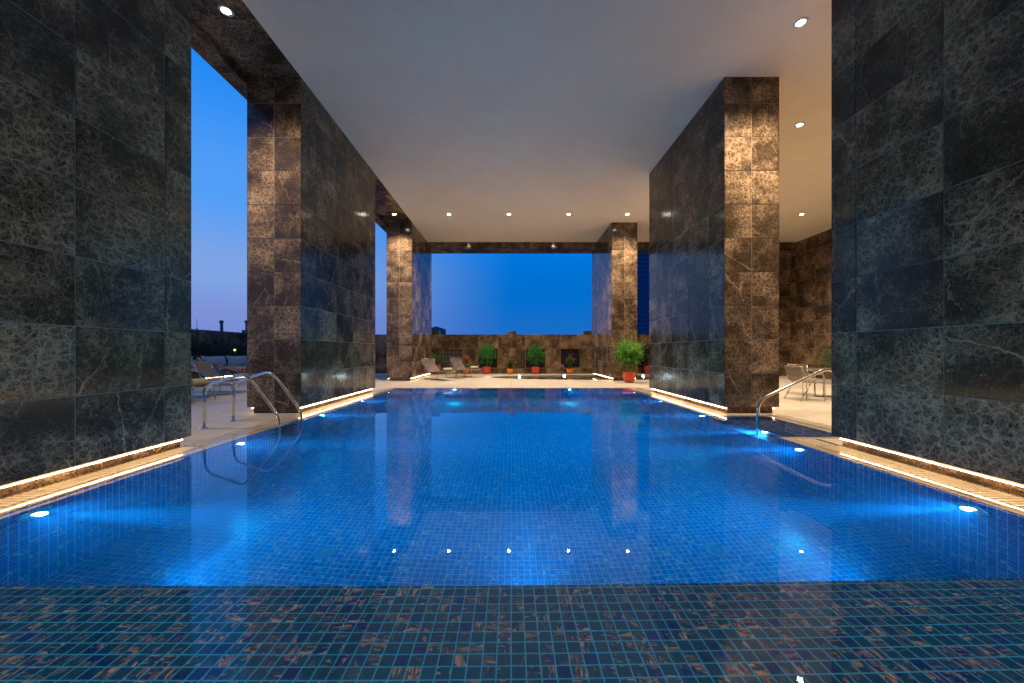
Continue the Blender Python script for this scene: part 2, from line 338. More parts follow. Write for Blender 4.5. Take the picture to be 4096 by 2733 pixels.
# ------------------------------------------------------------------ mesh builder
class MB:
    def __init__(s): s.v = []; s.f = []; s.mi = []; s.sl = []; s.uv = []; s.sm = []
    def face(s, pts, mi=0, slab=(0, 0, 0), uv=None, smooth=False):
        b = len(s.v); s.v += [tuple(p) for p in pts]; s.f.append(tuple(range(b, b+len(pts))))
        s.mi.append(mi); s.sl.append(slab); s.uv.append(uv or [(0, 0)]*len(pts)); s.sm.append(smooth)
    def grid(s, V, F, mi=0, slab=(0, 0, 0), smooth=True):
        b = len(s.v); s.v += [tuple(p) for p in V]
        for f in F:
            s.f.append(tuple(b+i for i in f)); s.mi.append(mi); s.sl.append(slab); s.uv.append([(0, 0)]*len(f)); s.sm.append(smooth)
    def box(s, x0, x1, y0, y1, z0, z1, mi=0, slab=None, skip=''):
        slab = slab or (random.random(), random.random(), random.random())
        a = [(x0, y0, z0), (x1, y0, z0), (x1, y1, z0), (x0, y1, z0), (x0, y0, z1), (x1, y0, z1), (x1, y1, z1), (x0, y1, z1)]
        F = {'b': (0, 3, 2, 1), 't': (4, 5, 6, 7), 'f': (0, 1, 5, 4), 'r': (1, 2, 6, 5), 'k': (2, 3, 7, 6), 'l': (3, 0, 4, 7)}
        s.grid(a, [F[k] for k in F if k not in skip], mi, slab, False)
    def bbox(s, x0, x1, y0, y1, z0, z1, bv=.01, mi=0, mat=None):     # bevelled box
        bm = bmesh.new(); bmesh.ops.create_cube(bm, size=1)
        for v in bm.verts: v.co = Vector(((x0+x1)/2+v.co.x*(x1-x0), (y0+y1)/2+v.co.y*(y1-y0), (z0+z1)/2+v.co.z*(z1-z0)))
        bmesh.ops.bevel(bm, geom=bm.edges[:], offset=bv, segments=3, profile=.5, affect='EDGES')
        V = [v.co.copy() for v in bm.verts]
        if mat: V = [mat @ v for v in V]
        bm.verts.index_update(); F = [[v.index for v in f.verts] for f in bm.faces]; bm.free()
        s.grid(V, F, mi, (random.random(),)*3, True)
    def tube(s, pts, r, n=10, mi=0, cap=True, slab=(0, 0, 0)):
        pts = [Vector(p) for p in pts]; rs = r if isinstance(r, (list, tuple)) else [r]*len(pts)
        V = []; F = []; up = Vector((0, 0, 1)); prev = None
        for i, p in enumerate(pts):
            d = (pts[min(i+1, len(pts)-1)] - pts[max(i-1, 0)]).normalized()
            if prev is None:
                a = d.cross(up)
                if a.length < .05: a = d.cross(Vector((1, 0, 0)))
                a.normalize()
            else:
                a = prev - d*prev.dot(d); a.normalize()
            prev = a; b = d.cross(a)
            for k in range(n):
                t_ = 2*math.pi*k/n; V.append(p + (a*math.cos(t_)+b*math.sin(t_))*rs[i])
        for i in range(len(pts)-1):
            for k in range(n):
                k2 = (k+1) % n; F.append((i*n+k, i*n+k2, (i+1)*n+k2, (i+1)*n+k))
        if cap: F.append(tuple(range(n))[::-1]); F.append(tuple((len(pts)-1)*n+k for k in range(n)))
        s.grid(V, F, mi, slab, True)
    def lathe(s, prof, c=(0, 0, 0), n=28, mi=0, M_=None):
        V = []; F = []
        for r, z in prof:
            for k in range(n):
                a = 2*math.pi*k/n; p = Vector((r*math.cos(a), r*math.sin(a), z))
                if M_: p = M_ @ p
                V.append(p + Vector(c))
        for i in range(len(prof)-1):
            for k in range(n):
                k2 = (k+1) % n; F.append((i*n+k, i*n+k2, (i+1)*n+k2, (i+1)*n+k))
        if prof[0][0] > 1e-5: F.append(tuple(range(n))[::-1])
        if prof[-1][0] > 1e-5: F.append(tuple((len(prof)-1)*n+k for k in range(n)))
        s.grid(V, F, mi, (0, 0, 0), True)
    def leaf(s, p, d, nrm, L, W, slab, mi=0):
        d = d.normalized(); sd = d.cross(nrm)
        if sd.length < 1e-3: sd = d.cross(Vector((.3, .2, 1)))
        sd.normalize(); up = sd.cross(d)
        a = p; b = p + d*L*.45 + sd*W*.5 - up*L*.05; c = p + d*L - up*L*.18; e = p + d*L*.45 - sd*W*.5 - up*L*.05
        s.face([a, b, c, e], mi, slab)
    def build(s, name, mats, parent=None, kind=None):
        me = bpy.data.meshes.new(name); me.from_pydata(s.v, [], s.f)
        for m in (mats if isinstance(mats, (list, tuple)) else [mats]): me.materials.append(m)
        me.polygons.foreach_set('material_index', s.mi); me.polygons.foreach_set('use_smooth', s.sm)
        at = me.attributes.new('slab', 'FLOAT_VECTOR', 'FACE'); at.data.foreach_set('vector', [c for q in s.sl for c in q])
        uvl = me.uv_layers.new(name='UVMap'); uvl.data.foreach_set('uv', [c for q in s.uv for u in q for c in u])
        me.update()
        o = bpy.data.objects.new(name, me); C.objects.link(o)
        if parent: o.parent = parent
        if kind: o['kind'] = kind
        return o
def fillet(pts, r, n=6):
    pts = [Vector(p) for p in pts]; out = [pts[0]]
    for i in range(1, len(pts)-1):
        a, b, c = pts[i-1], pts[i], pts[i+1]
        d1 = (a-b); d2 = (c-b); rr = min(r, d1.length*.48, d2.length*.48)
        p0 = b + d1.normalized()*rr; p2 = b + d2.normalized()*rr
        for k in range(n+1):
            t_ = k/n; out.append(p0*(1-t_)**2 + b*2*t_*(1-t_) + p2*t_**2)
    out.append(pts[-1]); return out
def thing(name, label, cat, loc=(0, 0, 0), rz=0, group=None):
    o = bpy.data.objects.new(name, None); C.objects.link(o); o.location = loc; o.rotation_euler = (0, 0, rz)
    o.empty_display_size = .2; o['label'] = label; o['category'] = cat
    if group: o['group'] = group
    return o
def tag(o, label, cat, group=None):
    o['label'] = label; o['category'] = cat
    if group: o['group'] = group
    return o
def dup(root, loc, rz, label, group=None):
    def cp(o, par):
        c = o.copy(); C.objects.link(c)
        if par: c.parent = par
        for ch in list(o.children): cp(ch, c)
        return c
    r = cp(root, None); r.location = loc; r.rotation_euler = (0, 0, rz); r['label'] = label
    if group: r['group'] = group
    return r
def light(name, typ, loc, rot, energy, col, parent, kc=False, **k):
    l = bpy.data.lights.new(name, typ); l.energy = energy; l.color = col
    for a, b in k.items(): setattr(l, a, b)
    o = bpy.data.objects.new(name, l); C.objects.link(o); o.location = loc; o.rotation_euler = rot; o.parent = parent
    if kc: l.cycles.is_caustics_light = True
    return o

# ------------------------------------------------------------------ dimensions
PX = 3.605; YF = 11.67; YN = 1.93; DEP = 1.60; ZD = .05; ZR = .047; ZWAT = .043; GX = 3.75; YG = 11.82
CEIL = 6.32; ZB = .172
NX, NY0, NY1 = 4.56, 5.00, 6.62
T = .058
# ------------------------------------------------------------------ setting: ground, deck, pool, water
mb = MB(); mb.face([(-2500, -2500, -14), (2500, -2500, -14), (2500, 2500, -14), (-2500, 2500, -14)])
mb.build('ground', M['concrete'], kind='structure')

ell_c, ell_a, ell_b = (3.9, 16.75), 4.86, 1.65
def ell(a, b, n=72): return [(ell_c[0]+a*math.cos(2*math.pi*k/n), ell_c[1]+b*math.sin(2*math.pi*k/n)) for k in range(n)]
def rect(mb, x0, x1, y0, y1, z): mb.face([(x0, y0, z), (x1, y0, z), (x1, y1, z), (x0, y1, z)])
mb = MB()
for r_ in [(-14, -4.0, -4.2, YG), (4.05, 14, -4.2, NY0-.12), (NX+.12, 14, NY0-.12, NY1+.12), (4.05, 14, NY1+.12, YG)]: rect(mb, *r_, ZD)
# far terrace with an opening for the paddling pool
bm = bmesh.new()
def loop(pts):
    vs = [bm.verts.new((x, y, ZD)) for x, y in pts]
    return [bm.edges.new((vs[i], vs[(i+1) % len(vs)])) for i in range(len(vs))]
ed = loop([(-14, YG), (14, YG), (14, 20), (-14, 20)]) + loop(ell(ell_a, ell_b))
bmesh.ops.triangle_fill(bm, use_beauty=True, use_dissolve=False, edges=ed, normal=(0, 0, 1))
bm.verts.index_update()
mb.grid([v.co.copy() for v in bm.verts], [[v.index for v in f.verts] for f in bm.faces], smooth=False); bm.free()
mb.build('deck', M['deck'], kind='structure')

def wallquad(mb, p0, p1, z0, z1, u0=0.0):     # vertical mosaic quad from p0 to p1
    L = math.hypot(p1[0]-p0[0], p1[1]-p0[1])
    mb.face([(p0[0], p0[1], z0), (p1[0], p1[1], z0), (p1[0], p1[1], z1), (p0[0], p0[1], z1)],
            uv=[(u0, z0), (u0+L, z0), (u0+L, z1), (u0, z1)])
def flatquad(mb, x0, x1, y0, y1, z):
    mb.face([(x0, y0, z), (x1, y0, z), (x1, y1, z), (x0, y1, z)], uv=[(x0, y0), (x1, y0), (x1, y1), (x0, y1)])
mb = MB(); flatquad(mb, -PX, PX, 1.9, YF, -DEP); mb.build('pool_floor', M['mosaic'], kind='structure')
mb = MB()
wallquad(mb, (-PX, 1.9), (-PX, YF), -DEP, ZR-.0005)
wallquad(mb, (-PX, YF), (PX, YF), -DEP, ZR-.0005)
wallquad(mb, (PX, YF), (PX, NY1), -DEP, ZR-.0005)
wallquad(mb, (PX, NY1), (NX, NY1), -.62, ZR-.0005)
wallquad(mb, (NX, NY1), (NX, NY0), -.62, ZR-.0005)
wallquad(mb, (NX, NY0), (PX, NY0), -.62, ZR-.0005)
wallquad(mb, (PX, NY0), (PX, 1.9), -DEP, ZR-.0005)
wallquad(mb, (-PX, -3.4), (-PX, 1.9), -.14, ZR-.0005); wallquad(mb, (PX, 1.9), (PX, -3.4), -.14, ZR-.0005)
mb.build('pool_wall', M['mosaic'], kind='structure')
# thin submerged rim between the tiles and the gratings
mb = MB()
for r_ in [(-GX, -PX, -3.4, YG), (PX, GX, -3.4, NY0-.12), (PX, NX+.12, NY0-.12, NY0), (NX, NX+.12, NY0, NY1+.12), (PX, NX, NY1, NY1+.12), (PX, GX, NY1+.12, YG), (-PX, PX, YF, YG)]: rect(mb, *r_, ZR)
mb.build('pool_rim', M['rim'], kind='structure')
# shallow ledge at the near end (its edge runs a touch out of square)
sl = .0118
mb = MB()
ZL = -.075
def sk(x): return YN + x*sl
mb.face([(-PX, -3.4, ZL), (PX, -3.4, ZL), (PX, sk(PX), ZL), (-PX, sk(-PX), ZL)],
        uv=[(-PX, -3.4+PX*sl), (PX, -3.4-PX*sl), (PX, YN), (-PX, YN)])
mb.face([(PX, sk(PX), -DEP), (-PX, sk(-PX), -DEP), (-PX, sk(-PX), ZL), (PX, sk(PX), ZL)], uv=[(PX, -DEP), (-PX, -DEP), (-PX, ZL), (PX, ZL)])
mb.build('pool_ledge', M['mosaic'], kind='structure')
# entry steps in the side niche
mb = MB()
tr = [(4.24, NX, -.10), (3.93, 4.24, -.27), (PX, 3.93, -.45)]
for i, (x0, x1, z) in enumerate(tr):
    flatquad(mb, x0, x1, NY0, NY1, z)
    zl = tr[i+1][2] if i < 2 else -DEP
    wallquad(mb, (x0, NY1), (x0, NY0), zl, z)
mb.build('pool_steps', M['mosaic'], kind='structure')
# water body
mb = MB()
e_ = .03
out = [(-PX-e_, -3.3), (PX+e_, -3.3), (PX+e_, NY0-e_), (NX+e_, NY0-e_), (NX+e_, NY1+e_), (PX+e_, NY1+e_), (PX+e_, YF+e_), (-PX-e_, YF+e_)]
nO = len(out); V = [(x, y, ZWAT) for x, y in out] + [(x, y, -1.80) for x, y in out]
mb.grid(V, [tuple(range(nO, 2*nO))[::-1]] + [(i, nO+i, nO+(i+1) % nO, (i+1) % nO) for i in range(nO)], smooth=False)
mb.grid(V[:nO], [tuple(range(nO))], smooth=True)
mb.build('water', M['water'], kind='structure')

# paddling pool
mb = MB(); E = ell(ell_a, ell_b); Eo = ell(ell_a+.32, ell_b+.22); n = len(E)
V = [(x, y, ZD+.004) for x, y in E] + [(x, y, ZD+.004) for x, y in Eo] + [(x, y, ZD-.01) for x, y in Eo]
mb.grid(V, [(i, n+i, n+(i+1) % n, (i+1) % n)[::-1] for i in range(n)] + [(n+i, 2*n+i, 2*n+(i+1) % n, n+(i+1) % n)[::-1] for i in range(n)], smooth=False)
mb.build('pool_coping', simple('pale_coping', (.62, .55, .45), .35, var=.1), kind='structure')
mb = MB()
V = [(x, y, ZD+.003) for x, y in E] + [(x, y, -.22) for x, y in E]
for i in range(n):
    a, b = E[i], E[(i+1) % n]; wallquad(mb, a, b, -.22, ZD+.003, i*.3)
mb.face([(x, y, -.22) for x, y in E], uv=[(x, y) for x, y in E])
mb.build('paddling_pool_basin', simple('greenish_basin', (.20, .22, .15), .35, var=.25, scale=5), kind='structure')
mb = MB(); E2 = ell(ell_a-.002, ell_b-.002); mb.face([(x, y, .004) for x, y in E2]); mb.build('paddling_pool_water', M['water2'], kind='structure')

# ------------------------------------------------------------------ marble cladding
def breaks(a, b, first, step):
    out = [a]; x = a + first
    while x < b - first*.5: out.append(x); x += step
    if b - out[-1] > step*1.05: out.append(b-first)
    out.append(b); return out
def panels(mb, fixed, axis, sign, us, zs, g=.0045, th=.006, slabs=None):
    """cladding slabs on a vertical face. axis 'x': plane x=fixed, u runs in y; 'y': plane y=fixed, u runs in x"""
    for i in range(len(us)-1):
        for j in range(len(zs)-1):
            s = (random.random(), random.random(), random.random())
            u0, u1, z0, z1 = us[i]+g, us[i+1]-g, zs[j]+g, zs[j+1]-g
            if i == 0: u0 = us[0]
            if i == len(us)-2: u1 = us[-1]
            if j == 0: z0 = zs[0]
            if j == len(zs)-2: z1 = zs[-1]
            b = 0.0025
            def P(u, z, o):
                return (fixed+o*sign, u, z) if axis == 'x' else (u, fixed+o*sign, z)
            q = [P(u0+b, z0+b, 0), P(u1-b, z0+b, 0), P(u1-b, z1-b, 0), P(u0+b, z1-b, 0)]
            w_ = [P(u0, z0, -b), P(u1, z0, -b), P(u1, z1, -b), P(u0, z1, -b)]
            r_ = [P(u0, z0, -th), P(u1, z0, -th), P(u1, z1, -th), P(u0, z1, -th)]
            flip = (axis == 'x' and sign < 0) or (axis == 'y' and sign > 0)
            F = [(0, 1, 2, 3)] + [(k, 4+k, 4+(k+1) % 4, (k+1) % 4) for k in range(4)] + [(4+k, 8+k, 8+(k+1) % 4, 4+(k+1) % 4) for k in range(4)]
            if flip: F = [f[::-1] for f in F]
            mb.grid(q+w_+r_, F, 0, s, False)
def zrows(z0, z1, h=.629):
    z = [z0]
    while z[-1] + h < z1 - .08: z.append(z[-1]+h)
    z.append(z1); return z
def pillar(name, x0, x1, y0, y1, label, inner, first=.55):
    """inner = +1 when the pool lies on the +x side"""
    o = thing(name, label, 'pillar', ((x0+x1)/2, y0, 0), group='marble pillars along the pool')
    loc = Vector(o.location)
    mb = MB(); zs = zrows(ZB, CEIL+.02)
    mb.box(x0+.006, x1-.006, y0+.006, y1-.006, ZB+.004, CEIL+.02, 1, skip='t')
    us = breaks(y0, y1, first, .86)
    panels(mb, x0, 'x', -1, us, zs); panels(mb, x1, 'x', 1, us, zs)
    xm = [x0, (x0+x1)/2, x1]
    panels(mb, y0, 'y', -1, xm, zs); panels(mb, y1, 'y', 1, xm, zs)
    mb.v = [tuple(Vector(v)-loc) for v in mb.v]
    mb.build('body', [M['marble'], M['joint']], o)
    mb = MB(); mb.box(x0+.085, x1-.085, y0+.06, y1-.06, -.3 if y0 > 14 else ZD-.005, ZB+.002, 0)
    for k in range(len(us)-1): pass
    mb.v = [tuple(Vector(v)-loc) for v in mb.v]; mb.build('plinth', M['marble'], o)
    for sx, xe in ((-1, x0), (1, x1)):
        mb = MB(); a = xe - sx*.056; b = xe - sx*.062
        mb.box(min(a, b), max(a, b), y0+.04, y1-.06, ZB-.036, ZB-.030)
        mb.v = [tuple(Vector(v)-loc) for v in mb.v]; mb.build('led_strip', M['ledwarm'], o)
    return o
XL0, XL1, XR0, XR1 = -4.93, -3.92, 3.97, 4.99
pillar('marble_pillar', XL0, XL1, -3.2, 4.535, 'nearest dark marble pillar on the left, cut off by the picture edge', 1, .51)
pillar('marble_pillar', XL0, XL1, 6.90, 10.67, 'second left marble pillar, behind the pool ladder', 1)
pillar('marble_pillar', XL0, XL1, 14.62, 18.2, 'farthest left marble pillar, beside the two loungers on the far terrace', 1)
pillar('marble_pillar', XR0, XR1, -3.2, 4.59, 'nearest dark marble pillar on the right, in front of the handrail', -1, .58)
pillar('marble_pillar', XR0, XR1, 6.89, 10.65, 'second right marble pillar, brightly lit, behind the entry steps', -1)
pillar('marble_pillar', XR0, XR1, 14.64, 18.26, 'farthest right marble pillar, behind the bright bush in the orange-red pot', -1)

# ceiling, soffit, beam
mb = MB(); mb.box(XL1, 13.45, -4.2, 17.27, CEIL, 7.0); mb.build('ceiling', M['ceiling'], kind='structure')
mb = MB()
for k in range(26):
    y0 = -4.2+k*.9; y1 = min(y0+.9, 18.2)
    if y0 >= 18.2: break
    s = (random.random(), random.random(), random.random())
    mb.box(XL0, XL1-.001, y0, y1, CEIL+.003, 7.0, 0, s)
    mb.box(XL0-.30, XL0, y0, y1, 6.175, 7.0, 0, s)
tag(mb.build('soffit_beam', M['marble']), 'long dark marble soffit beam over the left row of pillars', 'beam')
mb = MB()
for k in range(24):
    x0 = XL1+k*.78; x1 = min(x0+.777, 13.45)
    if x0 >= 13.45: break
    mb.box(x0, x1, 17.272, 18.19, 6.03, 7.0, 0)
tag(mb.build('lintel_beam', M['marble']), 'dark marble lintel beam across the far opening', 'beam')
# building wall at right, unseen wall added at rear
mb = MB(); mb.box(13.30, 13.45, -4.2, 18.2, ZD-.01, 7.0, 1)
panels(mb, 13.295, 'x', -1, breaks(-4.2, 18.2, .6, 1.1), zrows(ZD, CEIL))
tag(mb.build('side_wall', [M['marble'], M['joint']]), 'marble building wall beyond the dining table on the right', 'wall')
mb = MB(); mb.box(11.3, 13.29, 17.62, 17.9, ZD-.01, 6.03, 1)
panels(mb, 17.615, 'y', -1, breaks(11.3, 13.29, .9, 1.1), zrows(ZD, 6.03))
tag(mb.build('return_wall', [M['marble'], M['joint']]), 'short marble wall closing the covered terrace behind the dining table', 'wall')
mb = MB(); mb.box(-5.2, 13.45, -4.5, -4.2, -.3, 7.0, 1)  # unseen wall, added so sky light does not flood in from behind
panels(mb, -4.195, 'y', 1, breaks(-5.2, 13.3, .9, 1.1), zrows(ZD, CEIL))
tag(mb.build('added_rear_wall', [M['marble'], M['joint']]), 'unseen marble wall added behind the viewer to hold back sky light', 'wall')

# terrace boundary walls
YW = 19.6; ZW = 2.12
niches = [(-6.5, -5.4), (-3.63, -2.53), (-1.76, -.69), (.73, 1.83), (2.57, 3.66), (6.55, 7.65)]
o = thing('terrace_wall', 'marble terrace wall across the far end, with framed lattice panels', 'wall', (0, YW, 0))
mb = MB(); L = lambda v: (v[0], v[1]-YW, v[2])
mb.box(-13.6, 14.0, YW+.012, YW+.35, -.1, ZW, 1)
us = [-13.6]
for a, b in niches: us += [a, b]
us.append(14.0)
zn0, zn1 = .36, 1.36
full = []
for i in range(len(us)-1):
    a, b = us[i], us[i+1]; isn = i % 2 == 1
    k = max(1, round((b-a)/1.6)); uu = [a+(b-a)*q/k for q in range(k+1)]
    panels(mb, YW, 'y', -1, uu, [zn1+.04, ZW], th=.01)
    if not isn: panels(mb, YW, 'y', -1, uu, [zn0-.04, zn1+.04], th=.01)
    panels(mb, YW, 'y', -1, uu, [ZD, zn0-.04], th=.01)
for a in (-8.4, -4.28, -.20, 3.85, 8.0): mb.box(a, a+.46, YW-.004, YW+.354, ZW, 2.31, 0)
mb.v = [L(v) for v in mb.v]; mb.build('cladding', [M['marble'], M['joint']], o)
for i, (a, b) in enumerate(niches):
    mb = MB()
    for x0, x1, z0, z1 in ((a, b, zn1-.01, zn1+.04), (a, a+.05, zn0, zn1-.01), (b-.05, b, zn0, zn1-.01), (a, b, zn0-.04, zn0)):
        mb.box(x0, x1, YW-.02, YW+.01, z0, z1)
    mb.v = [L(v) for v in mb.v]; fr = mb.build('panel_frame', M['gold'], o)
    mb = MB(); mb.box(a+.05, b-.05, YW+.002, YW+.010, zn0, zn1-.01)
    mb.v = [L(v) for v in mb.v]; mb.build('lattice_panel', M['lattice'] if a < -2 else M['glasspane'], fr)
o = thing('parapet_wall', 'dark marble parapet wall behind the hedge on the left terrace', 'wall', (-13.5, 4, 0))
mb = MB(); mb.box(-13.85, -13.512, -4, 19.62, -.1, 2.165, 1)
panels(mb, -13.5, 'x', 1, breaks(-4, 19.6, .8, 1.6), [ZD, .75, 1.46, 2.165], th=.01)
for a in (14.0, 19.03): mb.box(-13.86, -13.49, a, a+.50, 2.165, 2.32, 0)
mb.v = [(v[0]+13.5, v[1]-4, v[2]) for v in mb.v]; mb.build('cladding', [M['marble'], M['joint']], o)

# ------------------------------------------------------------------ drain gratings and edge lights
def grating(x0, x1, y0, y1, along, label, sink=True):
    o = thing('drain_grating', label, 'grating', (x0, y0, ZD-(.0125 if sink else 0)), group='stone drain gratings round the pool edge')
    mb = MB(); mb.box(0, x1-x0, 0, y1-y0, .001, .004); mb.build('channel_shade', M['gap'], o)  # dark sheet stands in for the shaded recess under the bars
    mb = MB()
    if along == 'x':
        k = int((y1-y0)/.05)
        for i in range(k):
            mb.box(.012, x1-x0-.012, i*.05+.009, i*.05+.041, .0045, .0115)
    else:
        k = int((x1-x0)/.05)
        for i in range(k):
            for j in range(int((y1-y0)/.62)+1):
                ya = j*.62+.01; yb = min(ya+.60, y1-y0)
                if yb-ya > .05: mb.box(i*.05+.009, i*.05+.041, ya, yb, .0045, .0115)
    mb.build('bars', M['grate'], o)
    return o
S = [(-1, 'left'), (1, 'right')]
grating(-4.0, -GX, -3.4, 4.53, 'x', 'slotted stone grating at the foot of the nearest left pillar')
grating(-4.0, -GX, 4.53, 6.93, 'y', 'slotted stone grating in the left gap under the pool ladder')
grating(-4.0, -GX, 6.93, 10.62, 'x', 'slotted stone grating at the foot of the second left pillar')
grating(-4.0, -GX, 10.62, YG, 'y', 'slotted stone grating in the left gap nearest the far deck')
grating(GX, 4.05, -3.4, 4.56, 'x', 'slotted stone grating at the foot of the nearest right pillar')
grating(GX, 4.05, 4.56, NY0-.12, 'y', 'short slotted stone grating just before the entry steps')
grating(GX, 4.05, NY1+.12, 10.62, 'x', 'slotted stone grating at the foot of the second right pillar')
grating(GX, 4.05, 10.62, YG, 'y', 'slotted stone grating in the right gap nearest the far deck')
grating(NX+.14, NX+.39, 4.62, 6.80, 'y', 'slotted stone grating along the far side of the entry steps', False)

# ------------------------------------------------------------------ lamps
warm = (1.0, .80, .56)
proto = thing('downlight', 'x', 'downlight', (0, 0, 0), group='recessed downlights')
mb = MB(); mb.lathe([(.085, .0), (.10, -.006), (.085, -.012), (.062, -.012), (.055, .0)]); mb.build('trim_ring', M['white'], proto)
mb = MB(); mb.lathe([(0.0, -.020), (.045, -.014), (.060, -.004)], n=20); mb.build('bulb', M['lampwhite'], proto)
DL = [(-4.28, 5.55, 980, 'downlight in the dark soffit at the top left'),
      (-4.35, 13.76, 90, 'downlight in the dark soffit in front of the farthest left pillar'),
      (-2.32, 13.76, 90, 'leftmost of the three ceiling downlights over the far deck'),
      (-.09, 13.76, 90, 'middle of the three ceiling downlights over the far deck'),
      (2.13, 13.76, 90, 'rightmost of the three ceiling downlights over the far deck'),
      (4.32, 13.76, 90, 'ceiling downlight in front of the farthest right pillar'),
      (4.50, 5.75, 680, 'ceiling downlight at the top right, nearest the viewer'),
      (6.50, 8.34, 300, 'second ceiling downlight right of the bright pillar'),
      (10.80, 13.76, 260, 'third ceiling downlight right of the bright pillar, lowest in the picture'),
      (8.65, 13.60, 260, 'added ceiling downlight, unseen behind the bright pillar, far side'),  # unseen lamps behind the pillars, added to brighten the right-hand deck
      (8.65, 5.75, 300, 'added ceiling downlight, unseen behind the near right pillar, above the dining table'),
      (10.80, 8.34, 300, 'added ceiling downlight, unseen behind the near right pillar, by the side wall'),
      (1.95, -1.60, 1500, 'added ceiling downlight, unseen behind the viewer, right of the pool axis'),  # unseen lamps behind the viewer, added for warm light on the near end
      (-1.95, -1.60, 1500, 'added ceiling downlight, unseen behind the viewer, left of the pool axis')]
for i, (x, y, e, lab) in enumerate(DL):
    if i == 0: o = proto; o.location = (x, y, CEIL); o['label'] = lab
    else: o = dup(proto, (x, y, CEIL), 0, lab)
    light('lamp_light', 'SPOT', (0, 0, -.04), (0, 0, 0), e, warm, o, spot_size=R(128) if y > 0 else R(70), spot_blend=1.0, shadow_soft_size=.05)
for x, lab in ((-1.99, 'left spotlight on the lintel beam above the far opening'), (1.95, 'right spotlight on the lintel beam above the far opening')):
    o = thing('beam_spotlight', lab, 'spotlight', (x, 17.272, 6.20), group='spotlights on the lintel beam')
    mb = MB(); mt = Matrix.Rotation(R(50), 4, 'X')
    mb.lathe([(.03, .05), (.05, .045), (.055, -.05), (.045, -.05)], c=(0, -.07, 0), n=16, M_=mt); mb.box(-.02, .02, -.06, .0, -.01, .03); mb.build('housing', M['white'], o)
    mb = MB(); mb.lathe([(0, -.062), (.042, -.050)], c=(0, -.07, 0), n=16, M_=mt); mb.build('bulb', M['lampwhite'], o)
    light('lamp_light', 'SPOT', (0, -.16, -.06), (R(-12), 0, 0), 260, warm, o, spot_size=R(95), spot_blend=.85, shadow_soft_size=.05)

for x, a in ((-3.0, 'left'), (1.2, 'middle'), (5.4, 'right')):  # unseen washers, added to light the terrace wall and its plants
    o = thing('added_wall_washer', f'{a} added wall washer on the outer face of the lintel beam, unseen by the viewer', 'spotlight', (x, 18.19, 6.25), group='added wall washers behind the lintel beam')
    mb = MB(); mb.box(-.12, .12, .0, .10, -.05, .05); mb.build('housing', M['white'], o)
    mb = MB(); mb.box(-.10, .10, .02, .09, -.056, -.051); mb.build('lens', M['lampwhite'], o)
    light('lamp_light', 'SPOT', (0, .06, -.08), (R(14), 0, 0), 520, warm, o, spot_size=R(120), spot_blend=.9, shadow_soft_size=.05)
cool = (.03, .56, 1.0)
def poollamp(x, y, z, rz, lab, e=215, bm=8.5):
    """rz = direction the lamp shines along the water (local +x)"""
    o = thing('pool_light', lab, 'pool light', (x, y, z), rz, group='underwater pool lights')
    rot = Matrix.Rotation(R(90), 4, 'Y')
    mb = MB(); mb.lathe([(.11, 0.0), (.11, .006), (.10, .010), (.034, .010), (.027, .006)], n=28, M_=rot); mb.build('ring', M['lampring'], o)
    mb = MB(); mb.lathe([(.022, .010), (.015, .015), (0, .018)], n=20, M_=rot); mb.build('lens', M['poollamp'], o)
    light('lamp_light', 'SPOT', (.05, 0, 0), (0, R(-90), 0), e, cool, o, spot_size=R(150), spot_blend=1.0, shadow_soft_size=.03)
    light('beam_light', 'SPOT', (.05, 0, 0), (0, R(-90), 0), e*bm, cool, o, spot_size=R(24), spot_blend=1.0, shadow_soft_size=.02)
ordl = ['first', 'second', 'third', 'fourth', 'fifth']
for i, y in enumerate((2.80, 4.88, 6.98, 8.90, 10.83)): poollamp(-PX+.001, y, -.205, 0, f'{ordl[i]} underwater light from the viewer in the left pool wall')
for i, y in enumerate((2.89, 4.58, 6.93, 8.86, 10.78)): poollamp(PX-.001, y, -.205, R(180), f'{ordl[i]} underwater light from the viewer in the right pool wall')
for x, a in ((-1.77, 'left'), (1.84, 'right')): poollamp(x, YF-.001, -.205, R(-90), f'{a} underwater light in the far pool wall below the terrace')
for x, a in ((-1.82, 'left'), (.10, 'middle'), (1.88, 'right')): poollamp(x, sk(x)+.002, -.25, R(90), f'{a} underwater light hidden below the near ledge', 115, 3.4)
poollamp(3.929, 5.68, -.36, R(180), 'underwater light in the entry steps at the foot of the handrail', 240)
for x, y, a in ((.39, 17.86, 'left'), (2.62, 18.30, 'middle'), (6.45, 18.13, 'right')):
    o = thing('paddling_pool_light', f'{a} bright light on the far rim of the paddling pool', 'pool light', (x, y, .028), R(-90), group='lights of the paddling pool')
    rot = Matrix.Rotation(R(90), 4, 'Y')
    mb = MB(); mb.lathe([(.075, 0.0), (.07, .010), (.05, .012)], n=24, M_=rot); mb.build('ring', M['lampring'], o)
    mb = MB(); mb.lathe([(.05, .011), (0, .020)], n=20, M_=rot); mb.build('lens', M['poollamp'], o)
    light('lamp_light', 'SPOT', (.05, 0, 0), (0, R(-90), 0), 6, (.6, .9, 1), o, spot_size=R(120), spot_blend=1.0, shadow_soft_size=.03)

# floor drains
for x, a in ((-1.75, 'left'), (1.92, 'right')):
    mb = MB(); mb.lathe([(.0, .008), (.035, .008), (.037, .005), (.06, .005), (.062, .009), (.092, .006), (.097, .001)], n=36)
    o = mb.build('floor_drain', M['drain']); o.location = (x, 3.48, -DEP); tag(o, f'round drain cover on the pool floor, {a} one of the pair', 'drain', 'round drain covers')
mb = MB(); mb.box(-.21, .21, -.21, .21, .001, .006)
for k in range(9): mb.box(-.19, .19, -.19+k*.043, -.165+k*.043, .007, .012)
o = mb.build('main_drain', M['drain']); o.location = (0, 9.7, -DEP); tag(o, 'square main drain grille on the far pool floor', 'drain')

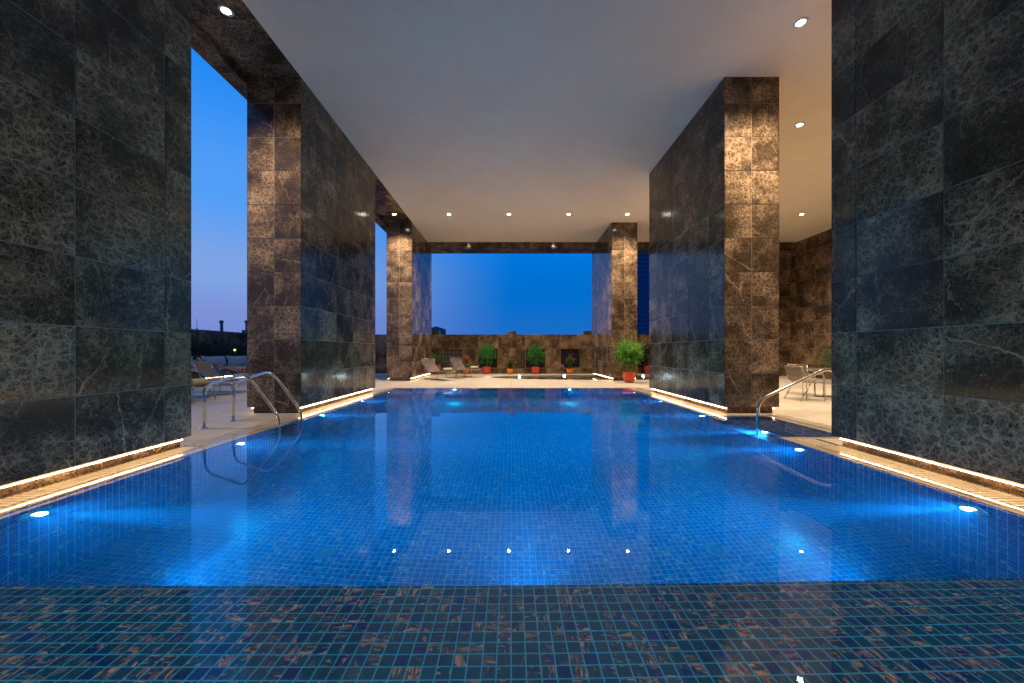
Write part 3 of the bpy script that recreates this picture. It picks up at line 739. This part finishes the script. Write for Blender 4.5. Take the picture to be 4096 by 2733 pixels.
# ------------------------------------------------------------------ pool ladder and handrail
lad = thing('pool_ladder', 'polished steel pool ladder with two tall curved rails on the left edge', 'ladder', (-4.6, 5.83, 0))
for y in (5.54, 6.12):
    pts = [(-4.60, y, ZD), (-4.59, y, .69), (-4.02, y, .87), (-3.90, y, .79), (-3.47, y, .22), (-3.47, y, -.90), (-3.58, y, -1.05)]
    pts = [(a+4.6, b-5.83, c) for a, b, c in pts]
    mb = MB(); mb.tube(fillet(pts, .17, 8), .021, 14); rl = mb.build('rail', M['steel'], lad)
    mb = MB(); mb.lathe([(.055, ZD), (.055, ZD+.006), (.045, ZD+.014), (.022, ZD+.020)], c=(0, y-5.83, 0), n=24); mb.build('flange', M['steel'], rl)
for z in (-.12, -.37, -.62, -.87):
    mb = MB(); mb.bbox(1.00, 1.12, -.27, .27, z-.02, z+.014, .006); mb.build('step', M['darkstep'], lad)
hr = thing('handrail', 'single polished steel handrail sloping down into the water at the entry steps', 'handrail', (4.5, 5.63, 0))
pts = [(3.752, 0, -.44), (3.754, 0, .39), (3.84, 0, .50), (4.73, 0, .915), (4.86, 0, .935), (5.00, 0, .80), (5.01, 0, ZD)]
mb = MB(); mb.tube(fillet([(a-4.5, b, c) for a, b, c in pts], .10, 8), .023, 14); mb.build('rail', M['steel'], hr)
mb = MB(); mb.lathe([(.055, ZD), (.055, ZD+.006), (.024, ZD+.018)], c=(.51, 0, 0), n=24); mb.build('flange', M['steel'], hr)

# ------------------------------------------------------------------ loungers
def make_lounger():
    o = thing('sun_lounger', 'x', 'lounger', (0, 0, 0), group='steel and mesh sun loungers')
    W = .29
    prof = [(-1.62, .86), (-1.54, .62), (-1.10, .335), (-.70, .345), (-.25, .385), (0.0, .375)]
    for s in (-1, 1):
        mb = MB(); mb.tube(fillet([(x, s*W, z) for x, z in prof] , .08), .011, 8); mb.build('side_tube', M['brushed'], o)
        mb = MB(); mb.tube(fillet([(-.08, s*W, .385), (.0, s*W, .375), (.03, s*(W+.01), .0)], .06), .012, 8)
        mb.lathe([(.018, 0), (.018, .012), (.012, .014)], c=(.03, s*(W+.01), 0), n=12); mb.build('leg', M['brushed'], o)
        mb = MB(); mb.tube([(-1.52, s*(W+.012), .585), (-1.30, s*(W+.012), .33), (-1.34, s*(W+.012), 0)], .011, 8)
        mb.lathe([(.018, 0), (.018, .012), (.012, .014)], c=(-1.34, s*(W+.012), 0), n=12); mb.build('leg', M['brushed'], o)
        mb = MB(); mb.tube(fillet([(-1.52, s*(W+.02), .56), (-1.08, s*(W+.02), .55), (-1.07, s*(W+.02), .345)], .03), .008, 8); mb.build('armrest', M['brushed'], o)
    mb = MB(); mb.tube([(-1.62, -W, .86), (-1.62, W, .86)], .011, 8); mb.build('top_tube', M['brushed'], o)
    mb = MB(); mb.tube([(.0, -W+W*2*k/12, .375-.045*math.sin(math.pi*k/12)) for k in range(13)], .011, 8); mb.build('foot_bar', M['brushed'], o)
    for x_, z_ in ((-1.30, .33), (-.12, .36)): mb = MB(); mb.tube([(x_, -W-.01, z_), (x_, W+.01, z_)], .010, 8); mb.build('cross_tube', M['brushed'], o)
    def sheet(pr, name, mat, sag):
        mb = MB(); V = []; F = []; nn = 9
        for (x, z) in pr:
            for k in range(nn): u = k/(nn-1); V.append((x, -W+2*W*u, z-sag*math.sin(math.pi*u)))
        for i in range(len(pr)-1):
            for k in range(nn-1): F.append((i*nn+k, i*nn+k+1, (i+1)*nn+k+1, (i+1)*nn+k))
        mb.grid(V, F); mb.build(name, mat, o)
    sheet([(-1.62, .86), (-1.575, .72), (-1.53, .61), (-1.32, .47), (-1.10, .335)], 'backrest', M['sling'], .02)
    sheet([(-1.10, .335), (-.9, .33), (-.70, .345), (-.45, .362), (-.25, .38), (0.0, .372)], 'seat', M['slingseat'], .03)
    return o
lg = make_lounger()
ax = math.atan2(-.73, .68)
def place_l(o, x, y, rz, lab): o.location = (x, y, ZD); o.rotation_euler = (0, 0, rz); o['label'] = lab
def foot(fx, fy, rz): return fx, fy
place_l(lg, -2.46, 14.67, ax, 'sun lounger nearest the pool, in front of the farthest left pillar')
dup(lg, (-1.56, 16.52, ZD), ax, 'sun lounger behind the low table with the glass jug on the far terrace')
dup(lg, (-7.08, 8.52, ZD), 0, 'sun lounger on the left terrace with only its foot end showing past the nearest pillar')
dup(lg, (-7.34, 10.72, ZD), 0, 'empty brown mesh lounger on the left terrace in front of the lying person')
dup(lg, (-9.40, 13.05, ZD), 0, 'sun lounger on the left terrace that the person lies on')

def towel(x, y, z, rz, lab, L=.40, r=.075):
    mb = MB(); pts = []; V = []; F = []
    n1 = 60; turns = 2.6
    for k in range(n1+1):
        t_ = k/n1; a = t_*turns*2*math.pi; rr = .018+(r-.018)*t_ + (.006*math.sin(9*a) if t_ > .8 else 0)*.2
        for u in (-1, 1): V.append((rr*math.cos(a), u*L/2*(1+.01*math.sin(a*3)), rr*math.sin(a)))
    for k in range(n1): F.append((2*k, 2*k+1, 2*k+3, 2*k+2))
    mb.grid(V, F); mb.lathe([(0, -L/2+.006), (r*.93, -L/2+.004), (r*.97, -L/2+.02), (r*.97, L/2-.02), (r*.93, L/2-.004), (0, L/2-.006)], n=28, M_=Matrix.Rotation(R(90), 4, 'X'))
    o = mb.build('rolled_towel', M['towel']); o.location = (x, y, z); o.rotation_euler = (0, 0, rz); tag(o, lab, 'towel', 'rolled olive towels'); return o
towel(-2.56, 14.78, .49, ax, 'rolled olive towel on the foot end of the lounger nearest the pool')
towel(-1.68, 16.65, .49, ax, 'rolled olive towel on the lounger beside the large red pot')
towel(-7.22, 8.52, .50, 0, 'rolled olive towel beside the edge of the nearest left pillar', .42, .09)
towel(-7.45, 10.72, .49, 0, 'rolled olive towel between the ladder rail and the second left pillar')

def low_table(loc, rz, lab, w=.95, d=.62, h=.40):
    o = thing('low_table', lab, 'table', loc, rz, group='low steel tables between loungers')
    mb = MB(); mb.bbox(-w/2, w/2, -d/2, d/2, h-.012, h, .004); mb.build('tabletop', M['tabletop'], o)
    mb = MB()
    mb.tube(fillet([(-w/2+.02, -d/2+.02, h-.025), (w/2-.02, -d/2+.02, h-.025), (w/2-.02, d/2-.02, h-.025), (-w/2+.02, d/2-.02, h-.025), (-w/2+.02, -d/2+.02, h-.025)], .03), .011, 8); mb.build('top_frame', M['brushed'], o)
    for s in (-1, 1):
        mb = MB(); mb.tube(fillet([(s*(w/2-.12), -d/2+.04, h-.03), (s*(w/2-.12), -d/2+.04, .012), (s*(w/2-.12), d/2-.04, .012), (s*(w/2-.12), d/2-.04, h-.03)], .07), .012, 8); mb.build('sled_leg', M['brushed'], o)
    return o
low_table((-2.42, 16.25, ZD), ax, 'low table with a glass jug and two glasses between the far loungers')
low_table((-7.85, 9.55, ZD), R(90), 'low table on the left terrace behind the ladder rails', .95, .8)
mb = MB(); mb.lathe([(0, 0), (.06, .002), (.085, .03), (.10, .08), (.095, .12), (.06, .165), (.048, .19), (.058, .225), (.053, .225), (.044, .19), (.055, .163), (.09, .12), (.095, .08), (.08, .034), (.055, .01), (0, .008)], n=28)
jug = mb.build('glass_jug', M['glass']); jug.location = (-2.60, 16.35, ZD+.401); tag(jug, 'round glass water jug with a handle on the low table', 'jug')
mb = MB(); mb.tube(fillet([(.05, 0, .20), (.12, 0, .19), (.13, 0, .12), (.095, 0, .08)], .04), .007, 8); mb.build('handle', M['glass'], jug)
for x, y, lab in ((-2.42, 16.42, 'stemmed drinking glass next to the jug, the left one'), (-2.31, 16.46, 'stemmed drinking glass farther from the jug, the right one')):
    mb = MB(); mb.lathe([(0, 0), (.033, .001), (.033, .004), (.006, .01), (.005, .06), (.02, .075), (.038, .11), (.037, .165), (.034, .165), (.035, .11), (.018, .08), (0, .075)], n=22)
    g = mb.build('drinking_glass', M['glass']); g.location = (x, y, ZD+.401); tag(g, lab, 'glass', 'glasses on the low table')

# ------------------------------------------------------------------ dining set
def make_chair():
    o = thing('dining_chair', 'x', 'chair', (0, 0, 0), group='mesh dining chairs')
    W = .27
    for s in (-1, 1):
        mb = MB(); mb.tube(fillet([(-.32, s*W, .80), (-.27, s*W, .62), (-.20, s*W, .625), (.24, s*W, .625), (.25, s*W, 0)] if False else [(-.31, s*W, .80), (-.25, s*W, .63), (.22, s*W, .625), (.24, s*W, 0)], .09), .011, 8)
        mb.lathe([(.017, 0), (.017, .012), (.011, .014)], c=(.24, s*W, 0), n=12); mb.build('arm', M['brushed'], o)
        mb = MB(); mb.tube([(-.10, s*(W-.01), .42), (-.32, s*(W-.01), 0)], .011, 8)
        mb.lathe([(.017, 0), (.017, .012), (.011, .014)], c=(-.32, s*(W-.01), 0), n=12); mb.build('leg', M['brushed'], o)
        mb = MB(); mb.tube(fillet([(-.31, s*(W-.012), .80), (-.22, s*(W-.012), .44), (.22, s*(W-.012), .425)], .09), .010, 8); mb.build('side_tube', M['brushed'], o)
    def sheet(pr, name, mat):
        mb = MB(); V = []; F = []; nn = 9
        for (x, z) in pr:
            for k in range(nn): u = k/(nn-1); V.append((x-.02*math.sin(math.pi*u), -W+.012+2*(W-.012)*u, z-.012*math.sin(math.pi*u)))
        for i in range(len(pr)-1):
            for k in range(nn-1): F.append((i*nn+k, i*nn+k+1, (i+1)*nn+k+1, (i+1)*nn+k))
        mb.grid(V, F); mb.build(name, mat, o)
    sheet([(-.31, .80), (-.285, .70), (-.26, .58), (-.23, .49), (-.20, .455)], 'backrest', M['sling'])
    sheet([(-.20, .455), (-.15, .44), (0, .43), (.22, .425)], 'seat', M['slingseat'])
    mb = MB(); mb.tube([(-.31, -W, .80), (-.33, 0, .795), (-.31, W, .80)], .011, 8); mb.build('top_tube', M['brushed'], o)
    for x_, z_ in ((-.262, .60), (.22, .42)): mb = MB(); mb.tube([(x_, -W, z_), (x_, W, z_)], .009, 8); mb.build('cross_tube', M['brushed'], o)
    return o
ch = make_chair(); place_l(ch, 7.10, 8.92, 0, 'mesh dining chair with its back to the bright pillar, left of the dining table')
dup(ch, (7.95, 9.98, ZD), R(-90), 'mesh dining chair on the far side of the dining table')
o = thing('dining_table', 'square steel dining table partly hidden by the near right pillar', 'table', (8.15, 9.05, ZD))
mb = MB(); mb.bbox(-.55, .55, -.52, .52, .722, .735, .004); mb.build('tabletop', M['tabletop'], o)
mb = MB(); mb.tube(fillet([(-.52, -.49, .705), (.52, -.49, .705), (.52, .49, .705), (-.52, .49, .705), (-.52, -.49, .705)], .03), .014, 8); mb.build('top_frame', M['brushed'], o)
for s in (-1, 1):
    mb = MB(); mb.tube(fillet([(-.40, s*.40, .70), (-.40, s*.40, .015), (.40, s*.40, .015), (.40, s*.40, .70)], .10), .017, 10); mb.build('sled_leg', M['brushed'], o)

# ------------------------------------------------------------------ potted plants
def pot(o, rt, h, mat, style=0):
    mb = MB()
    if style == 0: pr = [(rt*.66, 0), (rt*.72, .01), (rt*.88, h*.35), (rt*.98, h*.70), (rt*.93, h*.86), (rt*.90, h*.90), (rt*1.0, h*.985), (rt*1.0, h), (rt*.93, h), (rt*.86, h*.90)]
    else: pr = [(rt*.58, 0), (rt*.64, .01), (rt*.93, h*.42), (rt*1.02, h*.70), (rt*.97, h*.90), (rt*1.0, h*.96), (rt*1.0, h), (rt*.9, h), (rt*.88, h*.92)]
    mb.lathe(pr, n=36); mb.build('pot', mat, o)
    mb = MB(); mb.lathe([(rt*.88, h*.90), (0, h*.92)], n=24); mb.build('soil', M['soil'], o)
def rnd_dir():
    while True:
        v = Vector((random.uniform(-1, 1), random.uniform(-1, 1), random.uniform(-1, 1)))
        if .05 < v.length < 1: return v.normalized()
def ficus(x, y, ph, pr, cz, cr, czr, mat, potmat, lab, nl=1500, seed=1, ls=.055):
    random.seed(seed)
    o = thing('potted_ficus', lab, 'potted tree', (x, y, ZD), random.uniform(0, 6)*0, group='potted ficus trees')
    pot(o, pr, ph, potmat)
    mb = MB()
    for k in range(3):
        ph0 = k*2.09; pts = []
        top = cz-czr*.35
        for i in range(15):
            t_ = i/14; a = ph0+t_*7.5; rr = .035*(1-.3*t_)+.05*max(0, t_-.85)
            pts.append((rr*math.cos(a)*1.2, rr*math.sin(a)*1.2, ph*.88+(top-ph*.88)*t_))
        mb.tube(pts, .011, 6)
    for k in range(16):
        d = rnd_dir(); d.z = abs(d.z)*.8+.1; d.normalize()
        mb.tube([(0, 0, cz-czr*.45), Vector((0, 0, cz-czr*.2))+d*cr*.35, Vector((0, 0, cz))+Vector((d.x*cr, d.y*cr, (d.z-.3)*czr))*.85], [.009, .006, .003], 5)
    mb.build('trunk', M['bark'], o)
    mb = MB()
    twigs = []
    for k in range(int(nl/11)):
        d = rnd_dir(); q = random.random()**.38
        j = 1+.16*math.sin(5*d.x+seed)*math.cos(4*d.y+2*d.z)+random.uniform(-.05, .13)
        c = Vector((d.x*cr*q*j, d.y*cr*q*j, cz+d.z*czr*q*j))
        twigs.append((c, (d+rnd_dir()*.5+Vector((0, 0, .25))).normalized(), q))
    for c, d, q in twigs:
        for i in range(11):
            p = c + d*(i-4)*ls*.42 + rnd_dir()*ls*.35
            ld = (d*.6 + rnd_dir()).normalized(); nn = (Vector((0, 0, 1))+rnd_dir()*.9).normalized()
            s = random.uniform(.7, 1.2)
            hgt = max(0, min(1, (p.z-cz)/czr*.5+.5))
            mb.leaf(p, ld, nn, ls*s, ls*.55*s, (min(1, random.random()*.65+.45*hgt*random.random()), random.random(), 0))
    mb.build('foliage', mat, o)
    return o
ficus(4.43, 13.92, .39, .235, 1.085, .42, .42, M['leaflit'], M['orangered'], 'bright green bushy ficus in the largest orange-red pot, before the far right pillar', 5200, 11, .062)
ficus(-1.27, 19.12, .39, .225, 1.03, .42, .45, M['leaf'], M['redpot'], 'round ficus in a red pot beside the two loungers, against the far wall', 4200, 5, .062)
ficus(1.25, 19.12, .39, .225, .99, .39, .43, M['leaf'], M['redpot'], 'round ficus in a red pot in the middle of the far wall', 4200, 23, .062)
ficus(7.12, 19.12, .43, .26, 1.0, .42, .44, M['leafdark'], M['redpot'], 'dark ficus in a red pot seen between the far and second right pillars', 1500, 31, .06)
def shrub(x, y, ph, pr, hgt, wid, lab, seed, flowers, potmat, nst=22, leafL=.095, mat=None):
    random.seed(seed)
    o = thing('flowering_shrub', lab, 'potted shrub', (x, y, ZD), group='red-flowering shrubs in orange pots')
    pot(o, pr, ph, potmat, 1)
    ms = MB(); ml = MB(); tips = []
    for k in range(nst):
        a = random.uniform(0, 2*math.pi); sp = random.uniform(.1, 1)**.6*wid*.5; top = ph+(hgt-ph)*(1-.45*(sp/(wid*.5))**1.5)*random.uniform(.72, 1.0)
        pts = [Vector((random.uniform(-.04, .04), random.uniform(-.04, .04), ph*.9))]
        for i in range(1, 7):
            t_ = i/6; pts.append(Vector((math.cos(a)*sp*t_**1.2, math.sin(a)*sp*t_**1.2, ph*.9+(top-ph*.9)*t_**.9)))
        ms.tube(pts, [.007-.0008*i for i in range(7)], 5); tips.append(pts[-1])
        for i in range(1, 7):
            for q in range(6):
                p = pts[i]*(.5+.5*random.random()) + pts[i-1]*0 if False else pts[i-1].lerp(pts[i], random.random())
                aa = random.uniform(0, 2*math.pi); d = Vector((math.cos(aa), math.sin(aa), random.uniform(-.1, .9)))
                s = random.uniform(.65, 1.15)
                if i == 1 and random.random() < .6: continue
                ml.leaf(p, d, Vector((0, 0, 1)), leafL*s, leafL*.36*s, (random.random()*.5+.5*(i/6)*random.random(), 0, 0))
    ms.build('stems', M['bark'], o); ml.build('foliage', mat or M['leafyel'], o)
    for k in range(flowers):
        tp = random.choice(tips) + Vector((random.uniform(-.03, .03), random.uniform(-.03, .03), random.uniform(0, .03)))
        mb = MB()
        for q in range(26):
            d = rnd_dir(); d.z = abs(d.z)*.7
            mb.leaf(tp+d*.012, d, rnd_dir(), .035, .02, (0, 0, 0)); mb.leaf(tp+Vector((d.x*.045, d.y*.045, .0)), d, rnd_dir(), .03, .02, (0, 0, 0))
        mb.build('flower_head', M['petal'], o)
    return o
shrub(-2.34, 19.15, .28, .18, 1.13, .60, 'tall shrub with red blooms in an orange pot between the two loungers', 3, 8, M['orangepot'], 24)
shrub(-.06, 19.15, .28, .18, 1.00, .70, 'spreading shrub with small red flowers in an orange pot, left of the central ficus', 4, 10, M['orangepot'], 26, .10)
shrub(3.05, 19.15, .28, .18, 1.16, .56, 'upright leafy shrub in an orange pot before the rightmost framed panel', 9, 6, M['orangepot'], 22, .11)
def cycad(x, y, ph, pr, potmat, lab, n=34, L=.72, seed=1, base=.1):
    random.seed(seed)
    o = thing('potted_palm', lab, 'potted palm', (x, y, ZD), group='potted sago palms')
    pot(o, pr, ph, potmat)
    mb = MB(); mb.lathe([(.075, ph*.9), (.085, ph+base*.5), (.06, ph+base), (0, ph+base+.03)], n=16); mb.build('trunk', M['bark'], o)
    mb = MB(); mr_ = MB()
    for k in range(n):
        a = k*2.399; el = R(82-60*(k/n)**.8); l = L*random.uniform(.85, 1.05); pts = []
        for i in range(11):
            t_ = i/10; e = el - t_*R(35)
            if i == 0: p = Vector((0, 0, ph+base)); 
            else: p = pts[-1] + Vector((math.cos(a)*math.cos(e), math.sin(a)*math.cos(e), math.sin(e)))*l/10
            pts.append(p)
        mr_.tube(pts, [.006-.0004*i for i in range(11)], 4)
        for i in range(2, 11):
            for q in (0, .5):
                p = pts[i-1].lerp(pts[i], q) if i < 11 else pts[i]
                d = (pts[i]-pts[i-1]).normalized(); sd = d.cross(Vector((0, 0, 1))).normalized()
                ll = l*.26*math.sin(math.pi*min(.97, (i+q)/11.5))+.02
                for s in (-1, 1): mb.leaf(p, d*.75+sd*s, Vector((0, 0, 1)), ll, .014, (random.random(), 0, 0))
    mr_.build('stalks', M['palmleaf'], o); mb.build('fronds', M['palmleaf'], o)
    return o
cycad(-3.85, 18.95, .48, .23, M['redpot'], 'sago palm in a red pot beside the farthest left pillar', 30, .78, 2, .05)
cycad(11.85, 13.3, .50, .30, M['redpot'], 'sago palm whose fronds show behind the dining table on the right', 34, .95, 6, .05)

# ------------------------------------------------------------------ left terrace: bench, hedge, person
o = thing('built_in_sofa', 'long built-in terrace sofa with cream seat pads and lit marble base', 'sofa', (-12.2, 12, ZD))
mb = MB(); mb.box(-1.0, -.06, -1.2, 7.3, 0.10, .38); mb.box(-.98, -.16, -1.15, 7.25, 0, .10); mb.build('base', M['marble'], o)
mb = MB(); mb.box(-.12, -.10, -1.1, 7.2, .085, .098); mb.build('led_strip', M['ledwarm'], o)
for k in range(5):
    mb = MB(); y0 = -1.2+k*1.7; mb.bbox(-1.0, 0.0, y0+.015, y0+1.685, .385, .50, .04); mb.build('seat_pad', M['cushion'], o)
def cushion(y, rz, lab, Lc=1.36, H=.50):
    mb = MB(); V = []; F = []; a = 14; b = 8
    for sgn in (-1, 1):
        for i in range(a+1):
            for j in range(b+1):
                u = i/a*2-1; v = j/b*2-1
                th = .12*(1-abs(u)**3.2)**.6*(1-abs(v)**3.2)**.6
                pin = 1-.05*(1-u*u) if False else 1
                yy = u*Lc/2*(1-.045*(1-v*v)); zz = v*H/2*(1-.10*(1-u*u))+.012*math.sin(5*u)
                V.append((sgn*th, yy, zz))
    m = (a+1)*(b+1)
    for s_ in (0, 1):
        for i in range(a):
            for j in range(b):
                q = [s_*m+i*(b+1)+j, s_*m+(i+1)*(b+1)+j, s_*m+(i+1)*(b+1)+j+1, s_*m+i*(b+1)+j+1]
                F.append(q if s_ else q[::-1])
    mb.grid(V, F); c = mb.build('back_cushion', M['cushion']); c.location = (-12.72, y, ZD+.74); c.rotation_euler = (0, R(-18), rz)
    tag(c, lab, 'cushion', 'large cream back cushions')
cushion(13.05, .03, 'cream back cushion farthest left on the sofa, hidden behind the near pillar')
cushion(14.47, -.03, 'cream back cushion behind the head of the lying person')
cushion(15.88, .04, 'cream back cushion in the middle of the visible sofa')
cushion(17.28, -.03, 'cream back cushion touching the second left pillar in the view')
towel(-12.3, 15.6, ZD+.57, .2, 'rolled towel on the sofa seat, the left of the pair', .55, .07); towel(-12.3, 16.3, ZD+.57, -.15, 'rolled towel on the sofa seat, the right of the pair', .5, .065)
random.seed(5)
o = thing('hedge', 'dark clipped hedge growing behind the terrace sofa', 'hedge', (-13.25, 12, ZD))
mb = MB(); mb.box(-.22, .22, -4, 7.4, 0, .9); mb.build('planter', M['marble'], o)
mb = MB()
for k in range(9000):
    p = Vector((random.uniform(-.2, .42), random.uniform(-4, 7.4), random.uniform(.75, 1.42)+.1*math.sin(k)))
    if p.x < .1 and p.z < 1.15: p.x = random.uniform(.15, .42)
    mb.leaf(p, rnd_dir()+Vector((.3, 0, .5)), rnd_dir(), random.uniform(.07, .12), .04, (random.random(), 0, 0))
mb.build('foliage', M['leafdark'], o)
for y, lab in ((13.95, 'small yellow garden light in the hedge behind the person'), (17.1, 'small yellow garden light in the hedge above the middle cushion')):
    g = thing('garden_light', lab, 'garden light', (-12.78, y, ZD), group='small garden lights in the hedge')
    mb = MB(); mb.tube([(0, 0, .95), (0, 0, 1.20)], .012, 8); mb.lathe([(.05, 1.27), (.02, 1.29)], n=14); mb.build('stem', M['bark'], g)
    mb = MB(); mb.lathe([(0, 1.20), (.035, 1.205), (.04, 1.24), (.03, 1.268), (0, 1.27)], n=14); mb.build('bulb', M['yellowlamp'], g)

# person lying on the lounger (local: x towards the feet, origin under the hips)
def skinned(name, verts, edges, radii, mat, parent, root=0, sub=2):
    me = bpy.data.meshes.new(name); me.from_pydata(verts, edges, []); ob = bpy.data.objects.new(name, me); C.objects.link(ob)
    md = ob.modifiers.new('skin', 'SKIN'); md.use_smooth_shade = True
    lay = me.skin_vertices[0] if len(me.skin_vertices) else None
    for i, r_ in enumerate(radii):
        rr = r_ if isinstance(r_, tuple) else (r_, r_)
        lay.data[i].radius = rr; lay.data[i].use_root = (i == root)
    s = ob.modifiers.new('subsurf', 'SUBSURF'); s.levels = sub; s.render_levels = sub
    dg = bpy.context.evaluated_depsgraph_get(); ev = ob.evaluated_get(dg); m2 = bpy.data.meshes.new_from_object(ev)
    m2.materials.clear(); m2.materials.append(mat)
    for p in m2.polygons: p.use_smooth = True
    bpy.data.objects.remove(ob)
    o2 = bpy.data.objects.new(name, m2); C.objects.link(o2); o2.parent = parent; return o2
pe = thing('person', 'person lying back on a lounger, dark hair, bare chest, black and white patterned shorts', 'person', (-10.42, 13.05, ZD))
V = []; E = []; Rr = []
def chain(start, pts, rs):
    last = start
    for p, r_ in zip(pts, rs):
        V.append(p); Rr.append(r_); i = len(V)-1
        if last is not None: E.append((last, i))
        last = i
    return last
hip = chain(None, [(0, 0, .47)], [(.15, .12)])
chest = chain(hip, [(-.14, 0, .50), (-.28, 0, .585), (-.42, 0, .69)], [(.13, .11), (.15, .12), (.16, .11)])
neck = chain(chest, [(-.50, 0, .76), (-.56, 0, .80)], [(.075, .07), (.052, .052)])
head = chain(neck, [(-.61, 0, .845), (-.66, 0, .905), (-.69, 0, .95)], [(.07, .075), (.088, .10), (.055, .06)])
chain(head-1, [(-.605, 0, .935)], [(.028, .02)])          # nose
for s in (-1, 1):
    el = chain(chest, [(-.43, s*.20, .69), (-.30, s*.30, .56), (-.17, s*.33, .48)], [(.06, .06), (.047, .047), (.038, .038)])
    wr = chain(el, [(-.04, s*.24, .55), (.06, s*.14, .605)], [(.033, .033), (.024, .026)])
    pm = chain(wr, [(.11, s*.10, .61)], [(.036, .018)])
    for f in range(4): chain(pm, [(.15, s*(.115-.025*f), .615), (.185-.006*abs(f-1.5), s*(.11-.026*f), .60)], [(.010, .010), (.008, .008)])
    chain(wr, [(.09, s*.145, .625), (.125, s*.155, .615)], [(.011, .011), (.009, .009)])
    dy = .0 if s < 0 else .03
    kn = chain(hip, [(.06, s*.10, .475), (.30, s*.12, .535+dy), (.47, s*.13, .575+dy)], [(.095, .095), (.08, .08), (.058, .058)])
    an = chain(kn, [(.66, s*.12, .53), (.86, s*.11, .455)], [(.056, .056), (.036, .036)])
    chain(an, [(.905, s*.11, .44), (.93, s*.12, .52), (.935, s*.13, .60)], [(.036, .036), (.036, .028), (.028, .016)])
skinned('body', V, E, Rr, M['skin'], pe, 0, 2)
mb = MB()
for k in range(1):
    V2 = []; F2 = []; nn = 16; mm = 10
    c = Vector((-.685, 0, .915))
    for i in range(mm+1):
        th = i/mm*math.pi*.55
        for j in range(nn):
            a = j/nn*2*math.pi
            V2.append(c + Matrix.Rotation(R(-75), 3, 'Y') @ Vector((.105*math.sin(th)*math.cos(a), .100*math.sin(th)*math.sin(a), .115*math.cos(th)+.004*math.sin(7*a))))
    for i in range(mm):
        for j in range(nn): F2.append((i*nn+j, i*nn+(j+1) % nn, (i+1)*nn+(j+1) % nn, (i+1)*nn+j))
    mb.grid(V2, F2)
mb.build('hair', M['hair'], pe)
V = []; E = []; Rr = []
h0 = chain(None, [(-.03, 0, .475)], [(.175, .14)])
chain(h0, [(-.10, 0, .49)], [(.155, .125)])
for s in (-1, 1): chain(h0, [(.08, s*.10, .485), (.25, s*.12, .528), (.36, s*.125, .553)], [(.118, .112), (.105, .10), (.09, .088)])
skinned('shorts', V, E, Rr, M['print'], pe, 0, 2)

# ------------------------------------------------------------------ far city
def far(px, d): return (px-2045)/1480*d
def fz(py, d): return 1.2+(1408-py)/1480*d
D = 320.0
o = thing('observation_tower', 'distant slim tower with a round pod on top, seen left over the parapet', 'tower', (far(885.5, D), D, -14), group='distant round-headed towers')
zc = fz(1288, D)+14
mb = MB(); mb.lathe([(1.5, 0), (.95, zc-.6)], n=16); mb.build('shaft', M['towerred'], o)
mb = MB(); mb.lathe([(.5, zc-1.9), (1.3, zc-1.1), (1.75, zc-.1), (1.5, zc+.7), (.8, zc+1.3), (0, zc+1.5)], n=20); mb.build('pod', M['towerpaint'], o)
o2 = dup(o, (far(986.5, D), D, -14), 0, 'distant round-headed tower just at the edge of the second left pillar')
o = thing('lattice_mast', 'distant pale lattice mast beside the slim tower', 'mast', (far(878, D), D+3, -14))
mb = MB(); zt = fz(1279, D)+14
for a in range(4):
    c = Vector((math.cos(a*1.57+.78), math.sin(a*1.57+.78), 0))
    mb.tube([c*1.5, c*.45+Vector((0, 0, zt-3.5)), Vector((0, 0, zt-2))], .22, 5)
for k in range(14):
    z = k/14*(zt-4); rr = 1.5-(1.05*k/14)
    for a in range(4):
        a0 = a*1.57+.78; p = Vector((math.cos(a0)*rr, math.sin(a0)*rr, z)); q = Vector((math.cos(a0+1.57)*rr*.95, math.sin(a0+1.57)*rr*.95, z+(zt-4)/14)); mb.tube([p, q], .12, 4)
mb.tube([(0, 0, zt-3), (0, 0, zt+1)], .15, 5); mb.build('lattice', M['towerpaint'], o)
mb = MB(); mb.lathe([(0, zt+.6), (.35, zt+.9), (0, zt+1.3)], n=10); mb.build('beacon', emit_mat('beacon_glow', (1, .35, .4), 1.5, sample=False), o)
mb = MB(); mb.tube([(0, 0, 0), (0, 0, fz(1312, D)+14)], .5, 6); mb.tube([(0, 0, fz(1312, D)+14), (0, 0, fz(1276, D)+14)], .16, 5)
m_ = mb.build('radio_mast', M['towerpaint']); m_.location = (far(787.5, D), D, -14); tag(m_, 'thin distant radio mast at the far left over the parapet', 'mast')
D = 90.0
x0, x1, zt = far(1690, D), far(1760, D), fz(1306, D)
mb = MB(); pts = [(x0, -14), (x1, -14), (x1, zt)]
n_l = 5; wl = (x1-x0)/n_l
prof = []
for k in range(60, -1, -1):
    u = k/60; xx = x0+(x1-x0)*u
    prof.append((xx, zt-.55+.55*abs(math.cos(u*math.pi*2.6))**.6))
ring = [(x0, -14), (x1, -14)] + prof
n = len(ring); V = [(x, 0, z) for x, z in ring] + [(x, 8, z) for x, z in ring]
mb.grid(V, [tuple(range(n)), tuple(range(n, 2*n))[::-1]] + [(i, n+i, n+(i+1) % n, (i+1) % n) for i in range(n)], smooth=False)
fb = thing('old_building', 'distant building with a scalloped parapet behind the far left pillar', 'building', (0, D, 0)); mb.build('wall', M['bluehouse'], fb)
mb = MB(); mb.box(far(1727, D), x1-.5, -.12, -.005, zt-1.55, zt-1.42); mb.build('ledge', M['towerpaint'], fb)
D = 170.0
o = thing('office_tower', 'tall blue glass office tower seen between the far and second right pillars', 'building', (far(2556, D)-4, D, -14))
mb = MB(); mb.box(0, 26, 0, 20, 0, 95); mb.build('facade', M['facade'], o)
mb = MB()
for k in range(48): mb.box(-.15, 26.15, -.25, -.01, k*2.0, k*2.0+.35)
mb.build('floor_bands', M['towerpaint'], o)
